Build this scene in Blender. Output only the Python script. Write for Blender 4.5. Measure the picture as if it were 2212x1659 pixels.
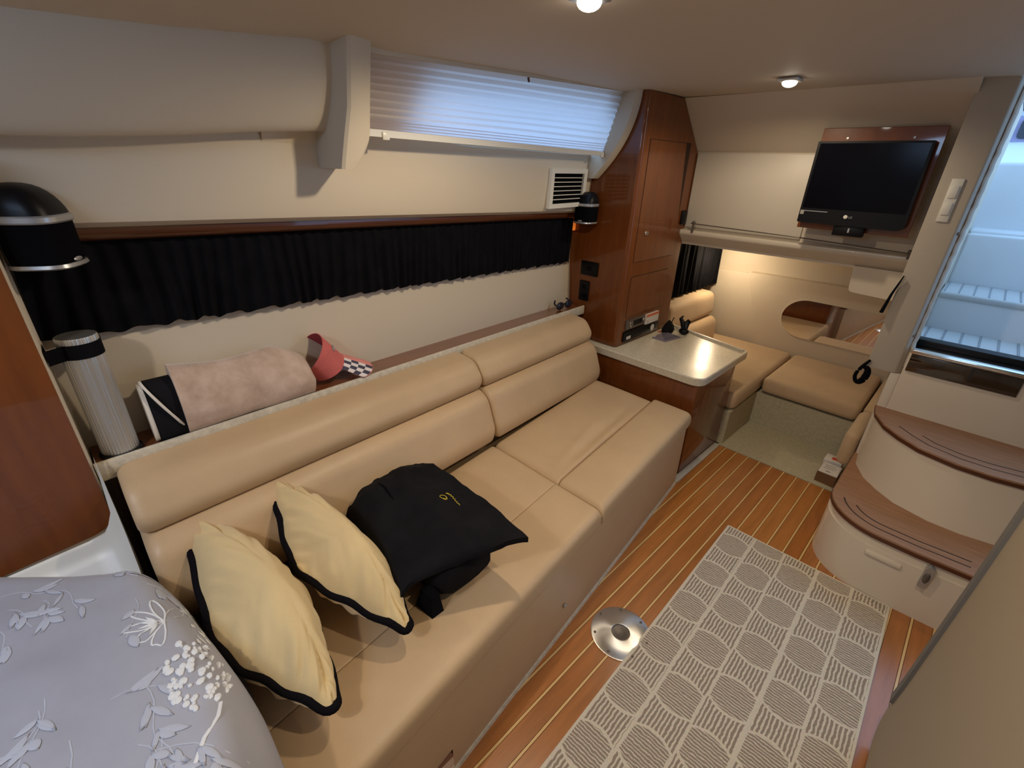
import bpy, bmesh, math, random
from mathutils import Vector, Matrix, noise

for o in list(bpy.data.objects):
    bpy.data.objects.remove(o)
SC = bpy.context.scene
COL = SC.collection
R = math.radians

# ------------------------------------------------------------------ camera
cam_d = bpy.data.cameras.new('camera')
cam = bpy.data.objects.new('camera', cam_d)
COL.objects.link(cam)
cam_d.sensor_fit = 'HORIZONTAL'
cam_d.sensor_width = 36.0
cam_d.lens = 36.0 * 985.0 / 2212.0
cam_d.clip_start = 0.02
_r = Vector((0.69986477, 0.71366744, 0.02946345))
_d = Vector((0.32793228, -0.28439761, -0.90087647))
_f = Vector((-0.63454687, 0.64015372, -0.43307445))
cam.matrix_world = Matrix(((_r.x, -_d.x, -_f.x, 0.0), (_r.y, -_d.y, -_f.y, 0.0),
                           (_r.z, -_d.z, -_f.z, 1.40), (0, 0, 0, 1)))
SC.camera = cam

# ------------------------------------------------------------------ world, light, exposure
SC.view_settings.view_transform = 'Standard'
SC.view_settings.look = 'None'
SC.view_settings.gamma = 1.0
SC.view_settings.use_curve_mapping = False
SC.view_settings.exposure = 0.22

world = bpy.data.worlds.new('sky')
SC.world = world
world.use_nodes = True
_bg = world.node_tree.nodes['Background']
_bg.inputs[0].default_value = (0.36, 0.62, 1.0, 1)     # overcast daylight, seen with an indoor white balance
_bg.inputs[1].default_value = 1.9

WARM = (1.0, 0.83, 0.60)


def lamp(name, kind, loc, energy, color, size=0.03, spot=None, blend=0.5, target=None, shape=None):
    d = bpy.data.lights.new(name, kind)
    d.energy = energy
    d.color = color
    if kind == 'SPOT':
        d.spot_size = R(spot)
        d.spot_blend = blend
        d.shadow_soft_size = size
    elif kind == 'AREA':
        d.shape = 'RECTANGLE'
        d.size, d.size_y = shape
    else:
        d.shadow_soft_size = size
    o = bpy.data.objects.new(name, d)
    COL.objects.link(o)
    o.location = loc
    if target is not None:
        o.rotation_euler = (Vector(target) - Vector(loc)).to_track_quat('-Z', 'Y').to_euler()
    return o


# ceiling downlights: two in view, the others further forward in the cabin
DOWN = [(-0.70, 0.885, 1.66), (-0.68, 2.02, 1.66), (-0.45, -0.55, 1.62), (0.10, 0.75, 1.655), (0.75, 1.0, 1.655)]
DOWN_E = [14, 8.5, 12, 14, 2]
DOWN_A = [172, 172, 150, 112, 112]
for p, e, a in zip(DOWN, DOWN_E, DOWN_A):
    lamp('downlight_beam', 'SPOT', p, e, WARM, 0.022, a, 0.45, (p[0], p[1], 0))
# reading lamp under the deckhead of the aft cabin
lamp('aft_cabin_beam', 'POINT', (-1.20, 3.18, 0.87), 3.4, (1.0, 0.78, 0.50), 0.03)
# deck hatch above the dinette lets daylight in
lamp('hatch_daylight', 'AREA', (-0.55, -0.62, 1.66), 7.5, (0.45, 0.66, 1.0), shape=(0.5, 0.5), target=(-0.62, -0.3, 0.6))


# ------------------------------------------------------------------ materials
def mat(name, col, rough=0.5, metal=0.0, spec=0.5, coat=0.0, noise_s=None, noise_a=0.12, bump=0.0, bump_s=200.0,
        stretch=(1, 1, 1), emit=None, emit_s=0.0, sheen=0.0, col2=None, trans=0.0, coat_r=0.05, aniso=0.0):
    m = bpy.data.materials.new(name)
    m.use_nodes = True
    nt = m.node_tree
    b = nt.nodes['Principled BSDF']
    b.inputs['Base Color'].default_value = (*col, 1)
    b.inputs['Roughness'].default_value = rough
    b.inputs['Metallic'].default_value = metal
    b.inputs['Specular IOR Level'].default_value = spec
    b.inputs['Coat Weight'].default_value = coat
    b.inputs['Coat Roughness'].default_value = coat_r
    b.inputs['Sheen Weight'].default_value = sheen
    b.inputs['Transmission Weight'].default_value = trans
    if emit:
        b.inputs['Emission Color'].default_value = (*emit, 1)
        b.inputs['Emission Strength'].default_value = emit_s
    need = noise_s is not None or bump > 0
    if need:
        tc = nt.nodes.new('ShaderNodeTexCoord')
        mp = nt.nodes.new('ShaderNodeMapping')
        mp.inputs['Scale'].default_value = stretch
        nt.links.new(tc.outputs['Object'], mp.inputs['Vector'])
    if noise_s is not None:
        n = nt.nodes.new('ShaderNodeTexNoise')
        n.inputs['Scale'].default_value = noise_s
        n.inputs['Detail'].default_value = 5
        n.inputs['Roughness'].default_value = 0.6
        nt.links.new(mp.outputs[0], n.inputs['Vector'])
        r = nt.nodes.new('ShaderNodeValToRGB')
        c2 = col2 or tuple(c * (1 - noise_a) for c in col)
        c1 = tuple(min(1, c * (1 + noise_a)) for c in col) if col2 is None else col
        r.color_ramp.elements[0].position = 0.3
        r.color_ramp.elements[1].position = 0.7
        r.color_ramp.elements[0].color = (*c2, 1)
        r.color_ramp.elements[1].color = (*c1, 1)
        nt.links.new(n.outputs['Fac'], r.inputs[0])
        nt.links.new(r.outputs[0], b.inputs['Base Color'])
    if bump > 0:
        n2 = nt.nodes.new('ShaderNodeTexNoise')
        n2.inputs['Scale'].default_value = bump_s
        n2.inputs['Detail'].default_value = 3
        nt.links.new(mp.outputs[0], n2.inputs['Vector'])
        bp = nt.nodes.new('ShaderNodeBump')
        bp.inputs['Strength'].default_value = bump
        bp.inputs['Distance'].default_value = 0.002
        nt.links.new(n2.outputs['Fac'], bp.inputs['Height'])
        nt.links.new(bp.outputs[0], b.inputs['Normal'])
    return m


M = {}
M['wall'] = mat('wall_vinyl', (0.60, 0.52, 0.41), 0.65, bump=0.15, bump_s=400)
M['ceiling'] = mat('headliner_vinyl', (0.55, 0.465, 0.35), 0.7, bump=0.1, bump_s=400)
M['padded'] = mat('padded_headliner', (0.55, 0.48, 0.38), 0.7, bump=0.1, bump_s=400)
M['cream'] = mat('cream_gelcoat', (0.58, 0.51, 0.41), 0.32, coat=0.2)
M['step'] = mat('step_gelcoat', (0.72, 0.63, 0.51), 0.30, coat=0.3)
M['white'] = mat('white_plastic', (0.72, 0.70, 0.64), 0.35)
M['post'] = mat('cream_post_laminate', (0.46, 0.405, 0.33), 0.45)
M['board'] = mat('white_panel', (0.60, 0.54, 0.45), 0.45)
M['leather'] = mat('tan_leatherette', (0.55, 0.385, 0.225), 0.42, spec=0.4, noise_s=6, noise_a=0.05, bump=0.2, bump_s=350)
M['berth'] = mat('tan_suede', (0.56, 0.40, 0.24), 0.75, noise_s=7, noise_a=0.06, sheen=0.2)
M['carpet'] = mat('beige_carpet', (0.50, 0.45, 0.31), 0.95, noise_s=60, noise_a=0.12, bump=0.8, bump_s=600)
M['cherry'] = mat('gloss_cherry_wood', (0.185, 0.050, 0.008), 0.33, spec=0.3, coat=0.65, noise_s=6, stretch=(6, 6, 0.7),
                  col2=(0.13, 0.034, 0.006), coat_r=0.04)
M['cherry_h'] = mat('gloss_cherry_rail', (0.21, 0.062, 0.018), 0.32, coat=1.0, noise_s=6, stretch=(6, 0.7, 6),
                    col2=(0.15, 0.042, 0.012), coat_r=0.05)
M['rail'] = mat('dark_cherry_rail', (0.085, 0.022, 0.006), 0.35, spec=0.3, coat=0.6, noise_s=6, stretch=(6, 0.7, 6), col2=(0.06, 0.015, 0.004), coat_r=0.05)
M['seam'] = mat('dark_seam', (0.03, 0.012, 0.006), 0.8)
M['planks'] = [mat('teak_plank_%d' % i, c, 0.33, coat=0.5, coat_r=0.18, noise_s=5, stretch=(9, 0.8, 9), col2=tuple(x * 0.68 for x in c))
               for i, c in enumerate([(0.50, 0.185, 0.040), (0.45, 0.158, 0.034), (0.535, 0.205, 0.047), (0.475, 0.172, 0.040)])]
M['holly'] = mat('holly_strip', (0.74, 0.47, 0.19), 0.35, coat=0.4, coat_r=0.15)
M['teak'] = mat('bare_teak', (0.36, 0.19, 0.10), 0.55, noise_s=8, stretch=(1, 9, 9), col2=(0.27, 0.135, 0.07))
M['teak_edge'] = mat('dark_teak_edge', (0.10, 0.032, 0.012), 0.5)
M['groove'] = mat('tread_groove', (0.05, 0.028, 0.018), 0.9)
M['stone'] = mat('speckled_solid_surface', (0.74, 0.67, 0.53), 0.25, noise_s=90, noise_a=0.0, col2=(0.58, 0.52, 0.40), coat=0.3)
M['stone_edge'] = mat('speckled_solid_surface_edge', (0.70, 0.64, 0.52), 0.35, noise_s=70, noise_a=0.0, col2=(0.50, 0.45, 0.36))
M['black_cloth'] = mat('black_cloth', (0.0045, 0.0045, 0.006), 0.9, spec=0.08, noise_s=20, noise_a=0.3)
M['black_garment'] = mat('black_garment', (0.0075, 0.0072, 0.009), 0.85, spec=0.12, noise_s=12, noise_a=0.3, bump=0.3, bump_s=900)
M['black'] = mat('black_plastic', (0.004, 0.004, 0.005), 0.4, spec=0.2)
M['black_matte'] = mat('black_matte', (0.003, 0.003, 0.004), 0.9, spec=0.05)
M['gloss_black'] = mat('gloss_black_screen', (0.002, 0.002, 0.004), 0.15, spec=0.12)
M['silver'] = mat('silver_plastic', (0.45, 0.45, 0.45), 0.35, metal=0.6)
M['chrome'] = mat('chrome', (0.75, 0.74, 0.72), 0.12, metal=1.0)
M['brushed'] = mat('brushed_aluminium', (0.80, 0.79, 0.77), 0.34, metal=1.0)
_b = M['brushed'].node_tree.nodes['Principled BSDF']
_b.inputs['Anisotropic'].default_value = 0.85
_tn = M['brushed'].node_tree.nodes.new('ShaderNodeTangent')
_tn.direction_type = 'RADIAL'
_tn.axis = 'Z'
M['brushed'].node_tree.links.new(_tn.outputs[0], _b.inputs['Tangent'])
M['alu'] = mat('satin_aluminium', (0.60, 0.60, 0.58), 0.38, metal=0.9)
M['grey_strip'] = mat('grey_strip', (0.52, 0.50, 0.46), 0.5)
M['grey_dark'] = mat('grey_edge_trim', (0.17, 0.165, 0.16), 0.6)
M['pillow'] = mat('pale_gold_linen', (0.70, 0.53, 0.27), 0.7, noise_s=8, noise_a=0.05, bump=0.35, bump_s=700, sheen=0.3)
M['cord'] = mat('black_braid', (0.006, 0.005, 0.007), 0.95, spec=0.08, bump=0.8, bump_s=300)
M['plush'] = mat('blush_plush', (0.63, 0.47, 0.385), 0.9, noise_s=16, col2=(0.40, 0.275, 0.195), sheen=0.5, bump=0.6, bump_s=120)
M['piping'] = mat('white_piping', (0.70, 0.64, 0.56), 0.7)
M['pink'] = mat('faded_pink_twill', (0.60, 0.135, 0.125), 0.8, noise_s=15, noise_a=0.15)
M['pink_dark'] = mat('pink_band_inside', (0.36, 0.05, 0.06), 0.85)
M['pink_brim'] = mat('pink_brim', (0.66, 0.25, 0.22), 0.8, noise_s=15, noise_a=0.1)
M['check_w'] = mat('white_check', (0.75, 0.68, 0.66), 0.8)
M['check_k'] = mat('navy_check', (0.05, 0.045, 0.08), 0.8)
M['yellow'] = mat('yellow_thread', (0.62, 0.45, 0.04), 0.7)
M['red'] = mat('red_print', (0.65, 0.08, 0.03), 0.6)
M['orange'] = mat('orange_print', (0.72, 0.19, 0.09), 0.6)
M['paper'] = mat('white_label', (0.74, 0.70, 0.65), 0.6)
M['cardboard'] = mat('brown_cardboard', (0.155, 0.075, 0.028), 0.8)
M['grey_ink'] = mat('grey_ink', (0.30, 0.28, 0.26), 0.7)
M['quilt'] = mat('grey_blue_sheer', (0.36, 0.365, 0.42), 0.75, noise_s=5, noise_a=0.10, sheen=0.2)
M['embroid'] = mat('white_embroidery', (0.74, 0.75, 0.76), 0.75)
M['embroid2'] = mat('pale_embroidery', (0.46, 0.48, 0.555), 0.75)
M['door_panel'] = mat('taupe_door_laminate', (0.36, 0.30, 0.22), 0.6)
M['gel'] = mat('white_gelcoat_outside', (0.74, 0.76, 0.78), 0.4)
M['gel_deck'] = mat('nonskid_outside', (0.55, 0.56, 0.56), 0.6)
M['gel_groove'] = mat('tread_gap_outside', (0.30, 0.31, 0.33), 0.8)
M['band'] = mat('mauve_topside', (0.25, 0.22, 0.34), 0.5)
M['dark_glass'] = mat('tinted_glass', (0.02, 0.02, 0.03), 0.08)
M['smoked'] = mat('smoked_acrylic', (0.035, 0.022, 0.014), 0.08, spec=0.8, coat=0.6)
M['mirror'] = mat('mirror_glass', (0.85, 0.83, 0.80), 0.02, metal=1.0)
M['packet'] = mat('violet_plastic_packet', (0.20, 0.18, 0.24), 0.15, coat=1.0)
M['stereo'] = mat('grey_stereo_face', (0.13, 0.11, 0.095), 0.35, metal=0.4)
M['bulb'] = mat('lit_lens', (1, 1, 1), 0.3, emit=(1.0, 0.93, 0.82), emit_s=14.0)
M['amber'] = mat('amber_lens', (0.8, 0.25, 0.05), 0.3, emit=(1.0, 0.22, 0.03), emit_s=0.35)
M['glass'] = None
_g = bpy.data.materials.new('window_glass')
_g.use_nodes = True
_nt = _g.node_tree
_nt.nodes.clear()
_o = _nt.nodes.new('ShaderNodeOutputMaterial')
_t = _nt.nodes.new('ShaderNodeBsdfTransparent')
_gl = _nt.nodes.new('ShaderNodeBsdfGlossy')
_gl.inputs['Roughness'].default_value = 0.02
_mx = _nt.nodes.new('ShaderNodeMixShader')
_mx.inputs[0].default_value = 0.06
_nt.links.new(_t.outputs[0], _mx.inputs[1])
_nt.links.new(_gl.outputs[0], _mx.inputs[2])
_nt.links.new(_mx.outputs[0], _o.inputs[0])
M['glass'] = _g

# pleated shade cloth: reflects the cabin light and lets daylight through
_s = bpy.data.materials.new('shade_cloth')
_s.use_nodes = True
_nt = _s.node_tree
_nt.nodes.clear()
_o = _nt.nodes.new('ShaderNodeOutputMaterial')
_di = _nt.nodes.new('ShaderNodeBsdfDiffuse')
_di.inputs[0].default_value = (0.70, 0.61, 0.53, 1)
_tr = _nt.nodes.new('ShaderNodeBsdfTranslucent')
_tr.inputs[0].default_value = (0.88, 0.86, 0.92, 1)
_mx = _nt.nodes.new('ShaderNodeMixShader')
_mx.inputs[0].default_value = 0.60
_nt.links.new(_di.outputs[0], _mx.inputs[1])
_nt.links.new(_tr.outputs[0], _mx.inputs[2])
_nt.links.new(_mx.outputs[0], _o.inputs[0])
M['shade'] = _s


def rug_material():
    m = bpy.data.materials.new('basketweave_rug')
    m.use_nodes = True
    nt = m.node_tree
    b = nt.nodes['Principled BSDF']
    b.inputs['Roughness'].default_value = 0.95
    N = nt.nodes.new
    L = nt.links.new
    tc = N('ShaderNodeTexCoord')
    sep = N('ShaderNodeSeparateXYZ')
    L(tc.outputs['Object'], sep.inputs[0])

    def mth(op, a, b2=None, c=None):
        n = N('ShaderNodeMath')
        n.operation = op
        for i, v in enumerate((a, b2, c)):
            if v is None:
                continue
            if isinstance(v, (int, float)):
                n.inputs[i].default_value = v
            else:
                L(v, n.inputs[i])
        return n.outputs[0]
    nz = N('ShaderNodeTexNoise')
    nz.inputs['Scale'].default_value = 55
    nz.inputs['Detail'].default_value = 3
    L(tc.outputs['Object'], nz.inputs['Vector'])
    wob = mth('MULTIPLY', mth('SUBTRACT', nz.outputs['Fac'], 0.5), 0.0075)
    u = mth('ADD', sep.outputs['X'], wob)
    v = mth('SUBTRACT', wob, sep.outputs['Y'])          # grows toward the near end
    CW, P = 0.1165, 0.2045
    cu = mth('DIVIDE', u, CW)
    ci = mth('FLOOR', cu)
    fu = mth('SUBTRACT', mth('FRACT', cu), 0.5)          # -.5 .. .5 across one column
    par = mth('MODULO', ci, 2.0)
    off = mth('ADD', -0.115, mth('MULTIPLY', par, 0.098))
    vv = mth('DIVIDE', mth('ADD', mth('ADD', v, off), P * 10.5), P)
    fv = mth('SUBTRACT', mth('FRACT', vv), 0.5)          # 0 at the middle of a lens-shaped cell
    # half height of the lens cell: taller in the middle of the column
    fu2 = mth('MULTIPLY', fu, fu)
    hh = mth('SUBTRACT', 0.305, mth('MULTIPLY', fu2, 0.42))
    af = mth('ABSOLUTE', fv)
    inl = mth('LESS_THAN', af, mth('SUBTRACT', hh, 0.022))
    inv = mth('GREATER_THAN', af, mth('ADD', hh, 0.022))
    colgap = mth('LESS_THAN', mth('ABSOLUTE', fu), 0.448)
    colgap2 = mth('LESS_THAN', mth('ABSOLUTE', fu), 0.47)
    h1 = mth('SINE', mth('MULTIPLY', mth('ADD', v, mth('MULTIPLY', wob, 0.35)), 2 * math.pi / 0.0092))
    h2 = mth('SINE', mth('MULTIPLY', mth('ADD', u, mth('MULTIPLY', wob, 0.2)), 2 * math.pi / 0.0112))
    l1 = mth('MULTIPLY', mth('GREATER_THAN', h1, -0.45), mth('MULTIPLY', inl, colgap))
    l2 = mth('MULTIPLY', mth('GREATER_THAN', h2, -0.2), mth('MULTIPLY', inv, colgap2))
    fac = mth('MAXIMUM', l1, l2)
    edge = mth('MULTIPLY', mth('GREATER_THAN', sep.outputs['X'], 0.008), mth('LESS_THAN', sep.outputs['X'], 0.572))
    edge = mth('MULTIPLY', edge, mth('LESS_THAN', sep.outputs['Y'], -0.008))
    fac = mth('MULTIPLY', fac, edge)
    n2 = N('ShaderNodeTexNoise')
    n2.inputs['Scale'].default_value = 320
    L(tc.outputs['Object'], n2.inputs['Vector'])
    mx = N('ShaderNodeMix')
    mx.data_type = 'RGBA'
    L(fac, mx.inputs[0])
    mx.inputs[6].default_value = (0.69, 0.60, 0.455, 1)
    mx.inputs[7].default_value = (0.315, 0.238, 0.172, 1)
    mx2 = N('ShaderNodeMix')
    mx2.data_type = 'RGBA'
    mx2.blend_type = 'MULTIPLY'
    mx2.inputs[0].default_value = 0.5
    L(mx.outputs[2], mx2.inputs[6])
    L(n2.outputs['Color'], mx2.inputs[7])
    n3 = N('ShaderNodeHueSaturation')
    n3.inputs['Value'].default_value = 1.3
    n3.inputs['Saturation'].default_value = 0.85
    L(mx2.outputs[2], n3.inputs['Color'])
    L(n3.outputs[0], b.inputs['Base Color'])
    bp = N('ShaderNodeBump')
    bp.inputs['Strength'].default_value = 0.5
    bp.inputs['Distance'].default_value = 0.003
    L(mth('SUBTRACT', 1.0, fac), bp.inputs['Height'])
    L(bp.outputs[0], b.inputs['Normal'])
    return m


M['rug'] = rug_material()


# ------------------------------------------------------------------ mesh helpers
class MB:
    def __init__(self):
        self.v, self.f, self.mi, self.cur = [], [], [], 0

    def add(self, verts, faces):
        k = len(self.v)
        self.v += [tuple(p) for p in verts]
        for f in faces:
            self.f.append([i + k for i in f])
            self.mi.append(self.cur)
        return self

    def box(self, lo, hi, bev=0.0, seg=2):
        bm = bmesh.new()
        bmesh.ops.create_cube(bm, size=1)
        s = [max(1e-5, hi[i] - lo[i]) for i in range(3)]
        c = [(hi[i] + lo[i]) / 2 for i in range(3)]
        for v in bm.verts:
            v.co = Vector((v.co.x * s[0] + c[0], v.co.y * s[1] + c[1], v.co.z * s[2] + c[2]))
        if bev > 0:
            bmesh.ops.bevel(bm, geom=bm.edges[:], offset=min(bev, min(s) * 0.49), segments=seg, profile=0.5, affect='EDGES')
        return self.bm(bm)

    def bm(self, bm, mtx=None):
        bm.verts.index_update()
        vs = [(mtx @ v.co if mtx else v.co) for v in bm.verts]
        self.add(vs, [[v.index for v in f.verts] for f in bm.faces])
        bm.free()
        return self

    def hexa(self, b4, t4):
        """a box from four bottom and four top corners (both counter-clockwise)"""
        self.add(list(b4) + list(t4), [[3, 2, 1, 0], [4, 5, 6, 7], [0, 1, 5, 4], [1, 2, 6, 5], [2, 3, 7, 6], [3, 0, 4, 7]])
        return self

    def prism(self, pts, axis, a, b):
        """extrude a 2-D polygon along an axis"""
        def P(p, t):
            return {'x': (t, p[0], p[1]), 'y': (p[0], t, p[1]), 'z': (p[0], p[1], t)}[axis]
        n = len(pts)
        self.add([P(p, a) for p in pts] + [P(p, b) for p in pts],
                 [list(range(n))[::-1], list(range(n, 2 * n))] + [[i, (i + 1) % n, n + (i + 1) % n, n + i] for i in range(n)])
        return self

    def loft(self, rings, cap=True, closed=True):
        n = len(rings[0])
        vs = [p for r in rings for p in r]
        fs = []
        for k in range(len(rings) - 1):
            for i in range(n if closed else n - 1):
                j = (i + 1) % n
                fs.append([k * n + i, k * n + j, (k + 1) * n + j, (k + 1) * n + i])
        if cap:
            fs.append(list(range(n))[::-1])
            fs.append([(len(rings) - 1) * n + i for i in range(n)])
        return self.add(vs, fs)

    def tube(self, path, r, n=8, cap=True, flat=None):
        path = [Vector(p) for p in path]
        rings = []
        up = Vector((0, 0, 1))
        for i, p in enumerate(path):
            t = (path[min(i + 1, len(path) - 1)] - path[max(i - 1, 0)]).normalized()
            if abs(t.dot(up)) > 0.95:
                a = Vector((1, 0, 0))
            else:
                a = up
            x = t.cross(a).normalized()
            y = x.cross(t).normalized()
            rr = r[i] if isinstance(r, (list, tuple)) else r
            ry = rr * (flat or 1.0)
            rings.append([p + x * rr * math.cos(2 * math.pi * k / n) + y * ry * math.sin(2 * math.pi * k / n) for k in range(n)])
        return self.loft(rings, cap)

    def lathe(self, c, prof, n=32, axis=(0, 0, 1), cap=True, start=0.0):
        ax = Vector(axis).normalized()
        a = Vector((1, 0, 0)) if abs(ax.x) < 0.9 else Vector((0, 1, 0))
        x = ax.cross(a).normalized()
        y = ax.cross(x).normalized()
        c = Vector(c)
        rings = [[c + ax * h + (x * math.cos(2 * math.pi * k / n) + y * math.sin(2 * math.pi * k / n)) * max(r, 1e-5)
                  for k in range(n)] for r, h in prof]
        return self.loft(rings, cap)

    def grid(self, fn, nu, nv):
        vs = [fn(i / nu, j / nv) for j in range(nv + 1) for i in range(nu + 1)]
        fs = [[j * (nu + 1) + i, j * (nu + 1) + i + 1, (j + 1) * (nu + 1) + i + 1, (j + 1) * (nu + 1) + i]
              for j in range(nv) for i in range(nu)]
        return self.add(vs, fs)

    def ell(self, c, r, seg=12, rings=8, rot=None):
        bm = bmesh.new()
        bmesh.ops.create_uvsphere(bm, u_segments=seg, v_segments=rings, radius=1)
        mt = Matrix.Translation(Vector(c)) @ (rot or Matrix.Identity(4)) @ Matrix.Diagonal((*r, 1))
        return self.bm(bm, mt)

    def build(self, name, m, parent=None, smooth=True, angle=38, props=None, base=None, recalc=True):
        off = Vector((0, 0, 0))
        p = parent
        while p is not None:
            off += p.location
            p = p.parent
        loc = Vector(base) if (base is not None and parent is None) else Vector((0, 0, 0))
        me = bpy.data.meshes.new(name)
        sh = off + loc
        me.from_pydata([(a[0] - sh.x, a[1] - sh.y, a[2] - sh.z) for a in self.v], [], self.f)
        ms = m if isinstance(m, list) else [m]
        for x in ms:
            me.materials.append(x)
        for i, poly in enumerate(me.polygons):
            poly.material_index = min(self.mi[i], len(ms) - 1)
        me.validate()
        if recalc:
            bm = bmesh.new()
            bm.from_mesh(me)
            bmesh.ops.recalc_face_normals(bm, faces=bm.faces[:])
            bm.to_mesh(me)
            bm.free()
        if smooth:
            me.polygons.foreach_set('use_smooth', [True] * len(me.polygons))
            me.set_sharp_from_angle(angle=R(angle))
        o = bpy.data.objects.new(name, me)
        COL.objects.link(o)
        o.location = loc
        if parent is not None:
            o.parent = parent
        if props:
            for k, v in props.items():
                o[k] = v
        return o


def thing(name, loc, label, cat, group=None):
    o = bpy.data.objects.new(name, None)
    COL.objects.link(o)
    o.empty_display_size = 0.05
    o.location = loc
    o['label'] = label
    o['category'] = cat
    if group:
        o['group'] = group
    return o


def tag(o, label, cat, group=None):
    o['label'] = label
    o['category'] = cat
    if group:
        o['group'] = group
    return o


ST = {'kind': 'structure'}


def H(x2, y, z2, dz=-0.036):
    """a point on the hull side: the side runs outboard and slightly down toward the stern"""
    return Vector((x2 - 0.123 * (y - 2), y, z2 + dz * (y - 2)))


def fillet(pts, r, n=5):
    out = []
    m = len(pts)
    for i in range(m):
        p0, p1, p2 = Vector(pts[i - 1]).to_2d(), Vector(pts[i]).to_2d(), Vector(pts[(i + 1) % m]).to_2d()
        rr = r[i] if isinstance(r, (list, tuple)) else r
        a, b = (p0 - p1), (p2 - p1)
        rr = min(rr, a.length * 0.45, b.length * 0.45)
        if rr < 1e-4:
            out.append(tuple(p1))
            continue
        s, e = p1 + a.normalized() * rr, p1 + b.normalized() * rr
        for k in range(n + 1):
            t = k / n
            q = s * (1 - t) ** 2 + p1 * 2 * t * (1 - t) + e * t ** 2
            out.append(tuple(q))
    return out


def roll(mb, prof, y0, y1, edge=0.02, frame=True, ny=10, sag=0.0):
    """a padded bolster: profile in (x,z), run along the hull side with soft rounded ends"""
    cx = sum(p[0] for p in prof) / len(prof)
    cz = sum(p[1] for p in prof) / len(prof)
    st = []
    for k in range(6):
        a = k / 5 * math.pi / 2
        st.append((y0 + edge * (1 - math.cos(a)) if False else y0 + edge * (1 - math.cos(a)), math.sin(a)))
    ys = [(y0 + edge * (1 - math.cos(a * math.pi / 10)), 1 - edge * 1.0 / 0.12 * (1 - math.sin(a * math.pi / 10))) for a in range(6)]
    mid = [(y0 + edge + (y1 - y0 - 2 * edge) * k / ny, 1.0) for k in range(1, ny)]
    ye = [(y1 - edge * (1 - math.cos(a * math.pi / 10)), 1 - edge * 1.0 / 0.12 * (1 - math.sin(a * math.pi / 10))) for a in range(5, -1, -1)]
    rings = []
    for y, s in ys + mid + ye:
        ring = []
        for x, z in prof:
            X, Z = cx + (x - cx) * s, cz + (z - cz) * s
            ring.append(H(X, y, Z) if frame else Vector((X - 0.1245 * y, y, Z)))
        rings.append(ring)
    return mb.loft(rings)


# ================================================================== STRUCTURE
# ---- floor: teak planks with holly strips between them
fl = MB().box((-1.75, -1.34, -0.05), (1.35, 3.50, -0.014)).build('floor', M['seam'], None, False, props=ST)
random.seed(4)
PITCH = 0.0605
pl_me = {}
for k in range(-1, 33):
    xs = -0.668 + PITCH * k
    x0, x1 = xs + 0.0036, xs + PITCH - 0.0036
    if x1 > 1.34:
        break
    mb = MB()
    b = 0.0012
    mb.hexa([(x0, -1.24, -0.014), (x1, -1.24, -0.014), (x1, 2.40, -0.014), (x0, 2.40, -0.014)],
            [(x0 + b, -1.24, 0), (x1 - b, -1.24, 0), (x1 - b, 2.40, 0), (x0 + b, 2.40, 0)])
    mb.build('plank', M['planks'][(k * 7 + (k * k) % 3) % 4], fl, False)
    if k >= 0:
        MB().box((xs - 0.0033, -1.24, -0.012), (xs + 0.0033, 2.40, 0.0004)).build('holly_strip', M['holly'], fl, False)

# ---- ceiling: flat headliner that curves down to the hull side
ced = [(-0.96, -1.3, 1.46), (-1.075, -0.3, 1.556), (-1.12, 0.047, 1.582), (-1.142, 0.22, 1.596), (-1.184, 0.570, 1.637), (-1.146, 0.66, 1.636), (-1.207, 1.24, 1.673), (-1.29, 1.95, 1.704), (-1.33, 2.31, 1.71)]


def ceil_edge(y):
    for a, b in zip(ced, ced[1:]):
        if y <= b[1] or b is ced[-1]:
            t = (y - a[1]) / (b[1] - a[1])
            return tuple(a[i] + (b[i] - a[i]) * t for i in range(3))


mb = MB()
ysn = [-1.3 + 3.66 * i / 40 for i in range(41)]


def cring(y, up):
    ex, ey, ez = ceil_edge(y)
    out = []
    for k in range(13):
        t = k / 12
        x = ex - 0.10 + (-0.45 - ex + 0.10) * t
        tt = min(1, max(0, (x - ex) / (-0.45 - ex)))
        z = ez + (1.703 - ez) * (1 - (1 - tt) ** 2.2) if x >= ex else ez - (ex - x) * 0.3
        out.append((x, y, z + up))
    for x in (-0.2, 0.1, 0.5, 0.95, 1.36):
        out.append((x, y, 1.703 + up))
    return out


HX0, HX1, HY0, HY1 = -0.85, -0.30, -0.90, -0.36        # deck hatch opening
bot = [cring(y, 0) for y in ysn]
top = [cring(y, 0.02) for y in ysn]
for rows, flip in ((bot, False), (top, True)):
    n = len(rows[0])
    vs = [p for r_ in rows for p in r_]
    fs = []
    for j in range(len(rows) - 1):
        for i in range(n - 1):
            q = [j * n + i, j * n + i + 1, (j + 1) * n + i + 1, (j + 1) * n + i]
            fs.append(q if flip else q[::-1])
    mb.add(vs, fs)
ceil = mb.build('ceiling', M['ceiling'], None, True, 50, props=ST, recalc=False)

# ---- hull side (left wall)
mb = MB()
ys = [-0.10 + (2.02 + 0.10) * i / 30 for i in range(31)]
lower = [(-1.552, -0.13), (-1.552, 0.72), (-1.562, 0.84), (-1.575, 0.96), (-1.575, 1.188), (-1.62, 1.19), (-1.66, -0.13)]
mb.loft([[H(x, y, z) for x, z in lower] for y in ys])
upper = [(-1.575, 1.188), (-1.515, 1.192), (-1.497, 1.203), (-1.49, 1.225), (-1.480, 1.32), (-1.475, 1.445), (-1.52, 1.452), (-1.62, 1.44)]
mb.loft([[H(x, y, z) for x, z in upper] for y in ys])
wl = mb.build('wall_left', M['wall'], None, True, 30, props=ST)
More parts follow.
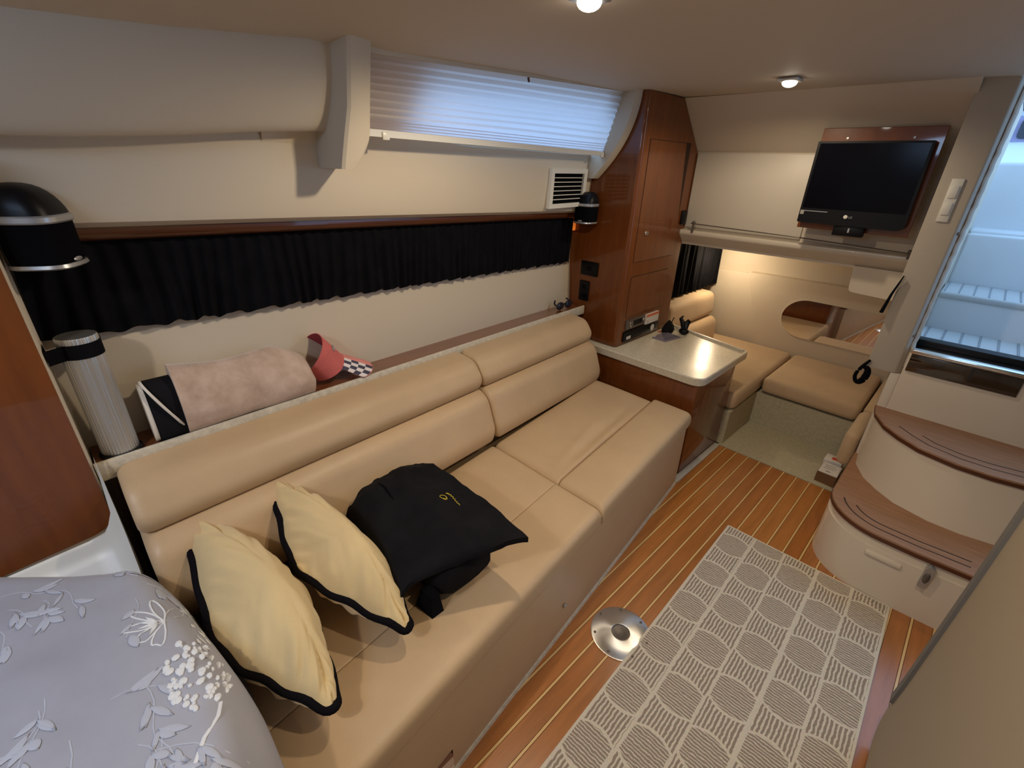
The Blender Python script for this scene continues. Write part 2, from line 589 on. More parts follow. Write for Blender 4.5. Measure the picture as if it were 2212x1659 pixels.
# outer hull behind the pleated shade, with a portlight cut into it
outer = fillet([(0.80, 1.480), (1.10, 1.452), (2.00, 1.452), (2.00, 1.60), (1.72, 1.708), (0.86, 1.640)], [0.03, 0.03, 0.03, 0.10, 0.12, 0.05], 5)


def hull_out(y, z):
    return Vector((-1.47 + (z - 1.45) * 0.42 - 0.123 * (y - 2), y, z - 0.0 * (y - 2)))


n = len(outer)
cy, cz = 1.35, 1.58
big = []
for y, z in outer:
    dy, dz = y - cy, z - cz
    s = min((0.92 if dy > 0 else 0.92) / max(abs(dy), 1e-6), 0.22 / max(abs(dz), 1e-6))
    big.append((cy + dy * s, cz + dz * s))
mb = MB()
mb.loft([[hull_out(y, z) for y, z in big], [hull_out(y, z) for y, z in outer]], cap=False)
mb.loft([[hull_out(y, z) for y, z in outer], [hull_out(y, z) + Vector((-0.02, 0, 0.004)) for y, z in outer]], cap=False)
win = mb.build('window_1', M['wall'], None, True, 30, props=ST)
mb = MB()
mb.add([hull_out(y, z) + Vector((-0.012, 0, 0)) for y, z in outer], [list(range(n))])
mb.build('pane', M['glass'], win, False)

# ---- padded panel above the near half of the hull side
mb = MB()
rows = []
for i in range(25):
    y = -0.55 + (0.578 + 0.55) * i / 24
    ex, ey, ez = ceil_edge(y)
    bz = 1.424 + 0.040 * max(0, y) / 0.57 - 0.006 * math.sin(max(0, min(1, (y + 0.1) / 0.5)) * math.pi)
    bx = -1.415 - 0.123 * (y - 2)
    ring = []
    for k in range(15):
        t = k / 14
        x = bx + (ex + 0.004 - bx) * t
        z = bz + (ez + 0.012 - bz) * t
        bulge = 0.016 * max(0, math.sin(math.pi * min(1, t * 1.02))) ** 0.6
        ring.append((x + bulge * 0.95, y, z - bulge * 0.25))
    ring += [(ex - 0.06, y, ez + 0.03), (bx - 0.14, y, ez - 0.02), (bx - 0.13, y, bz + 0.004), (bx - 0.01, y, bz - 0.003)]
    rows.append(ring)
mb.loft(rows)
mb.build('trim_5', M['padded'], None, True, 60, props=ST)

# ---- far bulkhead (upright face, then leaning forward to the ceiling) and the deckhead over the aft cabin
mb = MB()
prof = [(2.55, 1.03), (2.55, 1.487), (2.315, 1.704), (2.36, 1.73), (2.62, 1.50), (2.62, 1.03)]
mb.prism(prof, 'x', -1.75, -0.195)
wb = mb.build('wall_back', M['wall'], None, True, 30, props=ST)
mb = MB()
sof = fillet([(2.55, 1.112), (2.502, 1.108), (2.500, 1.088), (2.56, 1.028), (3.45, 0.955), (3.45, 1.112)], [0, 0.006, 0.012, 0.03, 0, 0], 4)
mb.prism(sof, 'x', -1.75, -0.13)
mb.build('trim_1', M['cream'], None, True, 40, props=ST)
mb = MB()
mb.prism(fillet([(-0.395, 1.04), (-0.385, 0.928), (-0.13, 0.915), (-0.13, 1.04)], [0, 0.02, 0, 0], 4), 'y', 2.53, 3.44)
mb.build('trim_2', M['wall'], None, True, 40, props=ST)

# ---- aft cabin: back wall with an oval mirror recess, side wall, carpeted footwell
mb = MB()
bwp = [(-1.75, 0.0), (0.4, 0.0), (0.4, 0.775), (-1.75, 0.775)]
mb.prism(fillet([(-0.965, 0.0), (-0.11, 0.0), (-0.11, 0.79), (-1.105, 0.782), (-0.955, 0.36)], [0, 0, 0, 0.012, 0.1], 4), 'y', 3.395, 3.47)
mb.box((-1.75, 3.44, -0.02), (-0.11, 3.50, 0.768), 0.008)
mb.box((-1.75, 3.46, 0.768), (-0.11, 3.52, 1.10))
w2 = mb.build('wall_aft', M['wall'], None, True, 40, props=ST)
MB().box((-0.125, 2.435, 0.0), (-0.10, 3.47, 1.70)).build('wall_right_aft', M['wall'], None, False, props=ST)
mb = MB()
mb.box((-1.75, 2.64, -0.01), (-1.55, 3.45, 1.05))
mb.box((-1.82, 1.98, -0.01), (-1.755, 3.50, 1.75))
mb.build('wall_left_aft', M['wall'], None, False, props=ST)
mb = MB().box((-0.715, 2.405, -0.05), (0.3, 2.86, 0.002))
mb.build('floor_aft', M['carpet'], None, False, props=ST)

# ---- walls behind the camera
mb = MB()
mb.box((-1.6, -1.34, -0.05), (1.36, -1.30, 1.72))
mb.build('wall_front', M['wall'], None, False, props=ST)
mb = MB()
mb.box((1.30, -1.34, -0.05), (1.36, 2.3, 1.72))
mb.build('wall_right', M['wall'], None, False, props=ST)
mb = MB()
mb.box((-1.75, -1.34, -0.05), (-1.58, -0.06, 1.6))
mb.build('wall_left_forward', M['wall'], None, False, props=ST)

# ================================================================== HULL SIDE FITTINGS
# wooden trim rail above the curtain
mb = MB()
rp = fillet([(-1.575, 1.193), (-1.520, 1.193), (-1.520, 1.176), (-1.530, 1.164), (-1.575, 1.164)], [0, 0.002, 0.006, 0.006, 0], 3)
mb.loft([[H(x, y, z) for x, z in rp] for y in [-0.064 + 2.06 * i / 20 for i in range(21)]])
mb.build('trim_4', M['rail'], None, True, 40, props=ST)


def curtain(name, ptop, pbot, npleat, amp, label, cat='curtain', seed=1, normal=Vector((1, 0, 0)), hem=0.006):
    rnd = random.Random(seed)
    mb = MB()
    NU, NV = npleat * 8, 14
    ph = [rnd.uniform(0, 6.28) for _ in range(8)]

    def wave(u, v):
        t = u * npleat * 2 * math.pi
        w = math.sin(t + 1.6 * math.sin(u * 23 + ph[0]) + 0.8 * math.sin(u * 57 + ph[1]) + 0.5 * v * math.sin(u * 31 + ph[2]))
        w += 0.45 * math.sin(t * 0.5 + ph[3] + v * 1.5)
        return w
    vs = []
    for side in (0, 1):
        for j in range(NV + 1):
            v = j / NV
            for i in range(NU + 1):
                u = i / NU
                a, b = ptop(u), pbot(u)
                w = wave(u, v)
                # skew: folds drift sideways towards the hem
                us = min(1, max(0, u + 0.006 * v * math.sin(u * 40 + ph[4])))
                a, b = ptop(us), pbot(us)
                p = a.lerp(b, v)
                k = amp * (0.55 + 0.6 * v)
                p = p + normal * (k * w + amp * 1.6 - side * 0.0015)
                p.z += (hem * (0.6 * w + 0.5 * math.sin(u * npleat * 3 + ph[5]))) * v ** 3
                if j == 0:
                    p.z += 0.003 * math.sin(u * npleat * 5 + ph[6])
                vs.append(p)
    S = (NU + 1) * (NV + 1)
    fs = []
    for j in range(NV):
        for i in range(NU):
            q = [j * (NU + 1) + i, j * (NU + 1) + i + 1, (j + 1) * (NU + 1) + i + 1, (j + 1) * (NU + 1) + i]
            fs.append(q)
            fs.append([x + S for x in q][::-1])
    for j in range(NV):
        for i in (0, NU):
            q = [j * (NU + 1) + i, (j + 1) * (NU + 1) + i]
            fs.append([q[0], q[1], q[1] + S, q[0] + S])
    for i in range(NU):
        for j in (0, NV):
            q = [j * (NU + 1) + i, j * (NU + 1) + i + 1]
            fs.append([q[0], q[0] + S, q[1] + S, q[1]])
    mb.add(vs, fs)
    return mb


root = thing('black_curtain', H(-1.56, 1.0, 1.16), 'long gathered black curtain hanging under the wooden rail along the sofa wall', 'curtain')
mb = curtain('c', lambda u: H(-1.557, -0.06 + 2.035 * u, 1.168, -0.036), lambda u: H(-1.562, -0.066 + 2.04 * u, 0.940, -0.050), 58, 0.0062,
             '', seed=3)
mb.build('curtain_cloth', M['black_cloth'], root, True, 70)
for (ya, yb) in ((-0.06, 1.98),):
    MB().tube([H(-1.553, ya + (yb - ya) * i / 8, 1.1655, -0.036) for i in range(9)], 0.0035, 6).build('curtain_rod', M['cherry_h'], root)
o = MB().box((-1.566, 1.975, 1.10), (-1.545, 1.996, 1.145), 0.006).build('courtesy_light', M['amber'], None)
tag(o, 'tiny amber courtesy light beside the curtain end and tall wooden locker', 'light')

# shelf behind the backrest with its speckled edge
mb = MB()
sp = [(-1.450, 0.712), (-1.450, 0.690), (-1.56, 0.690), (-1.56, 0.712)]
mb.loft([[H(x, y, z) for x, z in sp] for y in (-0.063, 1.0, 1.999)])
root = thing('long_shelf', H(-1.50, 1.0, 0.70), 'narrow wooden shelf along the hull wall behind the sofa back', 'shelf')
mb.build('shelf_board', M['cherry_h'], root, True)
mb = MB()
fp = fillet([(-1.438, 0.7215), (-1.450, 0.7215), (-1.450, 0.676), (-1.438, 0.676)], 0.004, 2)
mb.loft([[H(x, y, z) for x, z in fp] for y in (-0.064, 0.5, 1.0, 1.5, 1.990)])
mb.build('edge_strip', M['stone_edge'], root, True, 30, props={'label': 'pale speckled edging along the shelf front'})

# rib left of the window
mb = MB()
rows = []
for k in range(17):
    t = k / 16
    z = 1.378 + (1.645 - 1.378) * t
    xb = -1.184 + 0.057 * t ** 1.2                   # front face, curving inboard to the ceiling
    y1 = 0.655 - 0.040 * max(0, 1 - t * 3.2) ** 1.6
    yr = 0.572 + 0.020 * min(1, t * 2.0)
    rows.append([(xb, yr, z), (xb + 0.004, yr + 0.008, z), (xb - 0.002, y1 - 0.008, z), (xb - 0.008, y1, z), (xb - 0.20, y1 + 0.004, z),
                 (xb - 0.20, 0.570, z), (xb - 0.060, 0.570, z)])
mb.loft(rows)
mb.build('trim_6', M['padded'], None, True, 30, props=ST)

# pleated shade in the window
root = thing('pleated_shade', H(-1.36, 1.33, 1.45), 'pale pleated window shade glowing blue with daylight', 'window shade')
T0, T1 = Vector((-1.160, 0.66, 1.632)), Vector((-1.322, 1.978, 1.706))
B0, B1 = Vector((-1.238, 0.66, 1.470)), Vector((-1.400, 1.978, 1.462))
mb = MB()
rows = []
NP = 9
levels = [k / NP * 0.84 for k in range(NP)] + [0.84, 0.88, 0.92, 0.96, 1.0]
for j, t in enumerate(levels):
    for tt, dx in ((t, -0.0035), (t + (0.6 * 0.84 / NP if t < 0.83 else 0.02), 0.0055)):
        if tt > 1.0:
            continue
        row = []
        for i in range(25):
            s = i / 24
            p = T0.lerp(T1, s).lerp(B0.lerp(B1, s), tt)
            sag = 0.005 * math.sin(math.pi * s * 2 + j) * (0.5 - abs(0.5 - tt))
            row.append(p + Vector((dx * 0.8, 0, dx * 0.4 - sag)))
        rows.append(row)
mb.loft(rows, cap=False, closed=False)
mb.build('pleated_cloth', M['shade'], root, False, recalc=False)
mb = MB()
mb.loft([[p + Vector(q) for q in ((0.010, 0, 0.004), (0.010, 0, -0.013), (-0.010, 0, -0.013), (-0.010, 0, 0.004))] for p in (B0, B1)])
mb.build('bottom_rail', M['white'], root, True, 30)
mb = MB()
mb.loft([[p + Vector(q) for q in ((0.008, 0, 0.010), (0.008, 0, -0.008), (-0.010, 0, -0.008), (-0.010, 0, 0.010))] for p in (T0, T1)])
mb.build('head_rail', M['padded'], root, True, 30)
mid = T0.lerp(T1, 0.46) + Vector((0.008, 0, -0.01))
MB().tube([mid, mid + Vector((0.004, 0, -0.012))], 0.0035, 8).build('cord_hook', M['teak_edge'], root)
for s in (0.055, 0.965):
    p = B0.lerp(B1, s) + Vector((0.012, 0, -0.004))
    MB().box((p.x - 0.004, p.y - 0.011, p.z - 0.016), (p.x + 0.004, p.y + 0.011, p.z + 0.004), 0.003).build('rail_clip', M['white'], root)

# curved cove at the right end of the window
mb = MB()
rows = []
for k in range(21):
    t = k / 20
    z = 1.352 + (1.715 - 1.352) * t
    xf = -1.455 + 0.185 * (1 - (1 - t) ** 2.1)
    rows.append([(xf + 0.012, 1.955, z), (xf + 0.020, 1.968, z), (xf + 0.020, 1.996, z), (xf - 0.16, 1.996, z), (xf - 0.16, 1.955, z)])
mb.loft(rows)
mb.build('trim_7', M['padded'], None, True, 35, props=ST)

# air vent
vc = H(-1.482, 1.785, 1.302)
root = thing('air_vent', vc, 'square cream louvred air vent in the hull wall below the window', 'vent')


def VP(y, z, d):
    return Vector((-1.478 + 0.016 * (z - 1.22) / 0.17 * 0.4 - 0.123 * (y - 2) + d, y, z))


def vbox(mb, y0, y1, z0, z1, d0, d1):
    mb.hexa([VP(y0, z0, d0), VP(y1, z0, d0), VP(y1, z0, d1), VP(y0, z0, d1)],
            [VP(y0, z1, d0), VP(y1, z1, d0), VP(y1, z1, d1), VP(y0, z1, d1)])
    return mb


for a in ((1.633, 1.655, 1.228, 1.392), (1.905, 1.932, 1.228, 1.392), (1.655, 1.905, 1.372, 1.392), (1.655, 1.905, 1.228, 1.247)):
    vbox(MB(), *a, -0.01, 0.010).build('vent_frame', M['white'], root, False)
vbox(MB(), 1.655, 1.905, 1.247, 1.372, -0.02, -0.001).build('vent_recess', M['black_matte'], root, False)
for k in range(6):
    z = 1.247 + 0.0179 * (k + 1)
    vbox(MB(), 1.655, 1.890, z - 0.0016, z + 0.0016, 0.0, 0.008).build('louvre', M['white'], root, False)


# loudspeakers
def speaker(c, yaw, mirror, label):
    root = thing('loudspeaker', c, label, 'loudspeaker', 'small black loudspeakers at the curtain ends')
    rm = Matrix.Translation(Vector(c)) @ Matrix.Rotation(R(yaw), 4, 'Z')

    def sect(w, d, z, dy=0.0, nseg=24):
        out = []
        for k in range(nseg):
            a = 2 * math.pi * k / nseg
            e = 0.62
            x = w * math.copysign(abs(math.cos(a)) ** e, math.cos(a))
            y = d * math.copysign(abs(math.sin(a)) ** e, math.sin(a)) + dy
            out.append(rm @ Vector((x, y, z)))
        return out
    # local +y points away from the mounting wall
    mb = MB()
    mb.loft([sect(0.049, 0.044, 0.008), sect(0.051, 0.046, 0.03), sect(0.051, 0.046, 0.080)])
    mb.build('grille', M['black_matte'], root)
    MB().loft([sect(0.047, 0.046, 0.0), sect(0.052, 0.050, 0.003), sect(0.051, 0.048, 0.009)]).build('base_ring', M['silver'], root)
    MB().loft([sect(0.051, 0.047, 0.079), sect(0.0535, 0.050, 0.082), sect(0.0535, 0.050, 0.090), sect(0.050, 0.046, 0.093)]).build('silver_band', M['silver'], root)
    rg = []
    for k in range(9):
        a = k / 8 * math.pi / 2
        rg.append(sect(0.0505 * max(0.05, math.cos(a)) ** 0.7, 0.046 * max(0.05, math.cos(a)) ** 0.75, 0.092 + 0.052 * math.sin(a), -0.012 * math.sin(a)))
    MB().loft(rg).build('dome_cap', M['black'], root)
    MB().ell(rm @ Vector((0.0, 0.0465, 0.014)), (0.013, 0.003, 0.004), rot=Matrix.Rotation(R(yaw), 4, 'Z')).build('badge', M['silver'], root)
    MB().bm(_cube(), rm @ Matrix.Translation((0, -0.055, 0.06)) @ Matrix.Diagonal((0.03, 0.034, 0.03, 1))).build('bracket', M['black'], root)
    return root


def _cube():
    bm = bmesh.new()
    bmesh.ops.create_cube(bm, size=1)
    return bm


speaker((-1.440, 1.93, 1.150), 180, False, 'small black domed loudspeaker with silver band on the tall wooden locker')
speaker((-1.222, -0.006, 1.203), -30, True, 'black domed loudspeaker at the near end of the curtain, cut by the photo edge')

# ================================================================== SOFA
root = thing('sofa', (-0.85, 0.9, 0), 'long tan leatherette built-in sofa below the shelf', 'sofa')
F0 = -0.463                       # front plane: x = F0 - .1245 y


def sx(x, y):
    return x - 0.1245 * y


mb = MB()
mb.hexa([(sx(F0 - 0.012, 0.36), 0.36, 0.012), (sx(F0 - 0.012, 1.885), 1.885, 0.012), (-1.40, 1.885, 0.012), (-1.20, 0.36, 0.012)],
        [(sx(F0 - 0.016, 0.36), 0.36, 0.325), (sx(F0 - 0.016, 1.885), 1.885, 0.325), (-1.40, 1.885, 0.325), (-1.20, 0.36, 0.325)])
mb.hexa([(sx(F0 - 0.012, -0.05), -0.05, 0.10), (sx(F0 - 0.012, 0.36), 0.36, 0.10), (-1.20, 0.36, 0.10), (-1.16, -0.05, 0.10)],
        [(sx(F0 - 0.016, -0.05), -0.05, 0.325), (sx(F0 - 0.016, 0.36), 0.36, 0.325), (-1.20, 0.36, 0.325), (-1.16, -0.05, 0.325)])
mb.build('sofa_base', M['leather'], root, False)
mb = MB()
mb.hexa([(sx(F0 - 0.02, 0.36), 0.36, 0), (sx(F0 - 0.005, 0.36), 0.36, 0), (sx(F0 - 0.005, 1.89), 1.89, 0), (sx(F0 - 0.02, 1.89), 1.89, 0)],
        [(sx(F0 - 0.02, 0.36), 0.36, 0.012), (sx(F0 - 0.008, 0.36), 0.36, 0.010), (sx(F0 - 0.008, 1.89), 1.89, 0.010), (sx(F0 - 0.02, 1.89), 1.89, 0.012)])
mb.build('base_edging', M['stone_edge'], root, False)
# padded front corner of the base at the far end
zf = 0.412
# seat cushions: rear and front panels, far and near pair
SEAM = -0.656                     # x of the seam between rear and front panel, same slope
REAR = -0.985


def cushion(x0, x1, y0, y1, z0, z1, r, name, crown=0.008, re=0.03, folds=None):
    prof = fillet([(x0, z0), (x1, z0), (x1, z1), (x0, z1)], r, 5)
    # subdivide the top so it can crown
    pr = []
    for i, p in enumerate(prof):
        q = prof[(i + 1) % len(prof)]
        pr.append(p)
        if abs(p[1] - z1) < 1e-6 and abs(q[1] - z1) < 1e-6 and abs(p[0] - q[0]) > 0.05:
            for k in range(1, 40 if folds else 8):
                t = k / (40 if folds else 8)
                pr.append((p[0] + (q[0] - p[0]) * t, z1))
    mb = MB()
    cxm, czm = (x0 + x1) / 2, (z0 + z1) / 2
    rings = []
    st = [(y0 + re * (1 - math.cos(a * math.pi / 10)), re * (1 - math.sin(a * math.pi / 10))) for a in range(6)]
    nst = 40 if folds else 12
    st += [(y0 + re + (y1 - y0 - 2 * re) * k / nst, 0) for k in range(1, nst)]
    st += [(y1 - re * (1 - math.cos(a * math.pi / 10)), re * (1 - math.sin(a * math.pi / 10))) for a in range(5, -1, -1)]
    for y, ins in st:
        ring = []
        v = (y - y0) / (y1 - y0)
        for x, z in pr:
            if z > czm:
                z = z - ins * 0.8
            else:
                z = z + ins * 0.8
            u = (x - x0) / (x1 - x0)
            if z > czm:
                z += crown * math.sin(math.pi * min(1, max(0, u))) * math.sin(math.pi * v) ** 0.5
            X = sx(x, y)
            for (ax_, ay_, bx_, by_, wd_, dp_) in (folds or ()):
                if z > czm:
                    a_, b_ = Vector((ax_, ay_)), Vector((bx_, by_))
                    d_ = b_ - a_
                    t_ = (Vector((X, y)) - a_).dot(d_) / d_.length_squared
                    ds = abs((Vector((X, y)) - a_).cross(d_)) / d_.length if False else abs((X - ax_) * d_.y - (y - ay_) * d_.x) / d_.length
                    z += dp_ * math.exp(-(ds / wd_) ** 2) * max(0, math.sin(math.pi * min(1, max(0, t_)))) ** 0.6
            ring.append((X, y, z))
        rings.append(ring)
    mb.loft(rings)
    return mb.build(name, M['leather'], root, True, 60)


YS = 1.034
cushion(SEAM + 0.001, F0, YS + 0.001, 1.878, 0.330, zf, [0.02, 0.02, 0.028, 0.014], 'seat_cushion', 0.006)
cushion(REAR, SEAM - 0.001, YS + 0.001, 1.850, 0.330, zf - 0.004, [0.02, 0.02, 0.010, 0.02], 'seat_cushion', 0.010,
        folds=((-0.93, 1.74, -0.84, 1.16, 0.022, -0.006), (-0.885, 1.62, -0.80, 1.10, 0.016, 0.005), (-0.95, 1.50, -0.83, 1.05, 0.02, 0.004)))
cushion(SEAM + 0.0005, F0, -0.05, YS - 0.001, 0.330, zf, [0.02, 0.02, 0.028, 0.005], 'seat_cushion', 0.005)
cushion(REAR, SEAM - 0.0005, -0.05, YS - 0.001, 0.330, zf - 0.001, [0.02, 0.02, 0.005, 0.02], 'seat_cushion', 0.006)
# back cushions: lower and upper bolsters, far and near
lowp = fillet([(-1.420, 0.392), (-1.220, 0.392), (-1.208, 0.445), (-1.256, 0.568), (-1.300, 0.594), (-1.430, 0.594)], [0.01, 0.02, 0.035, 0.035, 0.025, 0.01], 6)
uppp = fillet([(-1.440, 0.592), (-1.300, 0.590), (-1.286, 0.632), (-1.336, 0.700), (-1.440, 0.706)], [0.01, 0.022, 0.035, 0.035, 0.01], 6)
for prof, nm in ((lowp, 'back_cushion'), (uppp, 'bolster')):
    roll(MB(), prof, YS + 0.002, 1.862, 0.03).build(nm, M['leather'], root, True, 60)
    roll(MB(), prof, -0.035, YS - 0.002, 0.03).build(nm, M['leather'], root, True, 60)
MB().hexa([H(-1.45, -0.05, 0.33), H(-1.45, 1.90, 0.33), H(-1.50, 1.90, 0.33), H(-1.50, -0.05, 0.33)],
          [H(-1.445, -0.05, 0.680), H(-1.445, 1.90, 0.680), H(-1.50, 1.90, 0.680), H(-1.50, -0.05, 0.680)]).build('back_board', M['seam'], root, False)
MB().ell((sx(F0 - 0.009, 0.86), 0.86, 0.125), (0.004, 0.009, 0.006)).build('snap_stud', M['silver'], root)
# wooden plinth beyond the near end of the base
o = MB().box((-1.2, -0.9, 0.0), (-0.507, 0.352, 0.099)).build('wooden_plinth', M['cherry_h'], None, False)
tag(o, 'dark wooden plinth below the near end of the sofa base', 'plinth')

# ================================================================== TALL LOCKER
root = thing('tall_locker', (-1.40, 2.25, 0.54), 'tall glossy cherry wood locker standing on the speckled countertop', 'cabinet')
mb = MB()
PX = -1.22
# body: side profile in (y,z) leaning like the bulkhead, front edge rounded
NS = 6
rad = 0.018


def side_y(z):
    if z > 1.482:
        return 2.545 - (z - 1.482) / (1.703 - 1.482) * 0.232
    return 2.545


rows = []
for z in (0.542, 0.70, 0.95, 1.2, 1.40, 1.482, 1.55, 1.62, 1.703):
    ring = [(-1.72, 2.0, z)]
    for k in range(NS + 1):
        a = k / NS * math.pi / 2
        ring.append((PX - rad + rad * math.sin(a), 2.0 + rad - rad * math.cos(a), z))
    ring += [(PX, side_y(z), z), (-1.72, side_y(z), z)]
    rows.append(ring)
mb.loft(rows)
mb.build('locker_body', M['cherry'], root, True, 35)


def side_panel(name, y0, y1, z0, z1, proud=0.004, m=None, slope=0.0):
    q = MB()
    x = PX
    q.hexa([(x - 0.004, y0, z0), (x + proud, y0, z0), (x + proud, y1, z0 + slope), (x - 0.004, y1, z0 + slope)],
           [(x - 0.004, y0, z1), (x + proud, y0, z1), (x + proud, y1, z1 + slope), (x - 0.004, y1, z1 + slope)])
    return q.build(name, m or M['cherry'], root, False)


MB().box((PX - 0.003, 2.058, 0.975), (PX + 0.0005, 2.455, 1.524)).build('door_gap', M['seam'], root, False)
d = MB().prism([(2.061, 0.978), (2.452, 0.978), (2.452, 1.16), (2.40, 1.521), (2.061, 1.521)], 'x', PX - 0.003, PX + 0.0025).build('locker_door', M['cherry'], root, False)
MB().lathe((PX + 0.002, 2.132, 1.115), [(0.010, 0), (0.010, 0.004), (0.006, 0.006), (0.009, 0.014), (0.004, 0.018)], 16, (1, 0, 0)).build('latch_knob', M['chrome'], d)
MB().box((PX - 0.003, 2.060, 0.690), (PX + 0.0005, 2.44, 0.905)).build('panel_gap', M['seam'], root, False)
MB().box((PX - 0.003, 2.063, 0.693), (PX + 0.0025, 2.437, 0.902)).build('access_panel', M['cherry'], root, False)
MB().box((PX - 0.002, 2.478, 1.135), (PX + 0.012, 2.532, 1.205), 0.004).build('door_catch', M['black'], root)
st = MB().box((PX - 0.003, 2.070, 0.622), (PX + 0.010, 2.252, 0.676), 0.003).build('stereo', M['stereo'], root)
MB().lathe((PX + 0.010, 2.112, 0.650), [(0.016, 0), (0.016, 0.005), (0.012, 0.006)], 20, (1, 0, 0)).build('volume_dial', M['chrome'], st)
MB().lathe((PX + 0.0155, 2.112, 0.650), [(0.0115, 0), (0.0112, 0.003)], 20, (1, 0, 0)).build('dial_face', M['stereo'], st)
MB().box((PX + 0.009, 2.135, 0.638), (PX + 0.0115, 2.222, 0.664)).build('display', M['gloss_black'], st, False)
MB().lathe((PX + 0.010, 2.238, 0.652), [(0.009, 0), (0.008, 0.004)], 14, (1, 0, 0)).build('button', M['silver'], st)
cp = MB().box((PX - 0.003, 2.058, 0.556), (PX + 0.010, 2.415, 0.612), 0.003).build('control_panel', M['black'], root)
MB().box((PX + 0.0095, 2.085, 0.566), (PX + 0.0108, 2.125, 0.583)).build('panel_sticker', M['paper'], cp, False)
for k in range(3):
    MB().box((PX + 0.0106, 2.092 + 0.010 * k, 0.5665), (PX + 0.0112, 2.0945 + 0.010 * k, 0.5825)).build('sticker_mark', M['grey_ink'], cp, False)
MB().lathe((PX + 0.009, 2.352, 0.580), [(0.019, 0), (0.019, 0.003), (0.016, 0.0035)], 24, (1, 0, 0)).build('round_gauge', M['paper'], cp)
lab = MB().box((PX + 0.0005, 2.268, 0.614), (PX + 0.0125, 2.401, 0.670)).build('notice_label', M['paper'], root, False)
MB().box((PX + 0.012, 2.268, 0.655), (PX + 0.0129, 2.401, 0.670)).build('label_heading', M['orange'], lab, False)
for (yy, zz, w) in ((2.278, 0.618, 0.004), (2.286, 0.623, 0.006), (2.279, 0.630, 0.005), (2.289, 0.633, 0.003)):
    MB().box((PX + 0.0122, yy, zz), (PX + 0.0129, yy + w, zz + 0.004)).build('label_symbol', M['black'], lab, False)


def socket(name, x0, x1, z0, z1, label, n):
    r_ = thing(name, ((x0 + x1) / 2, 2.0, z0), label, 'socket')
    MB().box((x0, 1.990, z0), (x1, 2.0, z1), 0.004).build('cover_plate', M['black'], r_)
    cx_, cz_ = (x0 + x1) / 2, (z0 + z1) / 2
    for k in range(n):
        zz = cz_ + (0 if n == 1 else (k - 0.5) * 0.045)
        MB().box((cx_ - 0.014, 1.9875, zz - 0.010), (cx_ + 0.014, 1.991, zz + 0.010), 0.002).build('socket_face', M['gloss_black'], r_)


socket('power_outlet', -1.487, -1.378, 0.885, 0.957, 'wide black outlet plate on the front of the tall locker', 1)
socket('power_outlet', -1.486, -1.423, 0.748, 0.854, 'narrow upright black outlet plate below the wider one on the locker', 2)

# ================================================================== SIDE CABINET AND COUNTERTOP
root = thing('base_cabinet', (-1.0, 2.18, 0), 'low cherry wood cabinet beyond the far end of the sofa', 'cabinet')
mb = MB()
mb.box((-1.53, 1.962, 0.012), (-0.732, 2.41, 0.500), 0.006)
mb.build('cabinet_body', M['cherry'], root, True)
MB().box((-0.734, 1.895, 0.0), (-0.702, 2.398, 0.008), 0.002).build('floor_edging', M['grey_strip'], root, True, props={'label': 'grey strip along the foot of the cabinet'})
MB().box((-1.53, 1.90, 0.0), (-0.734, 2.405, 0.0115)).build('plinth', M['cherry'], root, False)
outl = fillet([(-1.62, 1.945), (-0.712, 1.945), (-0.715, 2.512), (-1.22, 2.635), (-1.62, 2.62)], [0, 0.065, 0.03, 0, 0], 8)
root = thing('countertop', (-1.0, 2.2, 0.50), 'pale speckled countertop with a rounded corner on the low wooden cabinet', 'countertop')


def inset(pts, d):
    n_ = len(pts)
    out = []
    for i in range(n_):
        p0, p1, p2 = Vector(pts[i - 1]), Vector(pts[i]), Vector(pts[(i + 1) % n_])
        a, b = (p1 - p0), (p2 - p1)
        na = Vector((-a.y, a.x)).normalized() if a.length > 1e-6 else Vector((0, 0))
        nb = Vector((-b.y, b.x)).normalized() if b.length > 1e-6 else Vector((0, 0))
        nn = (na + nb)
        nn = nn.normalized() if nn.length > 1e-6 else na
        out.append(tuple(p1 + nn * d))
    return out


mb = MB()
rg = [(inset(outl, 0.006), 0.500), (outl, 0.504), (outl, 0.536), (inset(outl, 0.004), 0.541), (inset(outl, 0.013), 0.541), (inset(outl, 0.016), 0.5375)]
mb.loft([[(x, y, z) for x, y in pts] for pts, z in rg])
mb.build('counter_slab', M['stone'], root, True, 30)
# raised fiddle along the back edge
mb = MB()
mb.hexa([(-1.215, 2.606, 0.541), (-0.735, 2.490, 0.541), (-0.738, 2.478, 0.541), (-1.215, 2.592, 0.541)],
        [(-1.215, 2.606, 0.549), (-0.735, 2.490, 0.549), (-0.738, 2.478, 0.549), (-1.215, 2.592, 0.549)])
mb.build('back_lip', M['stone_edge'], root, False)

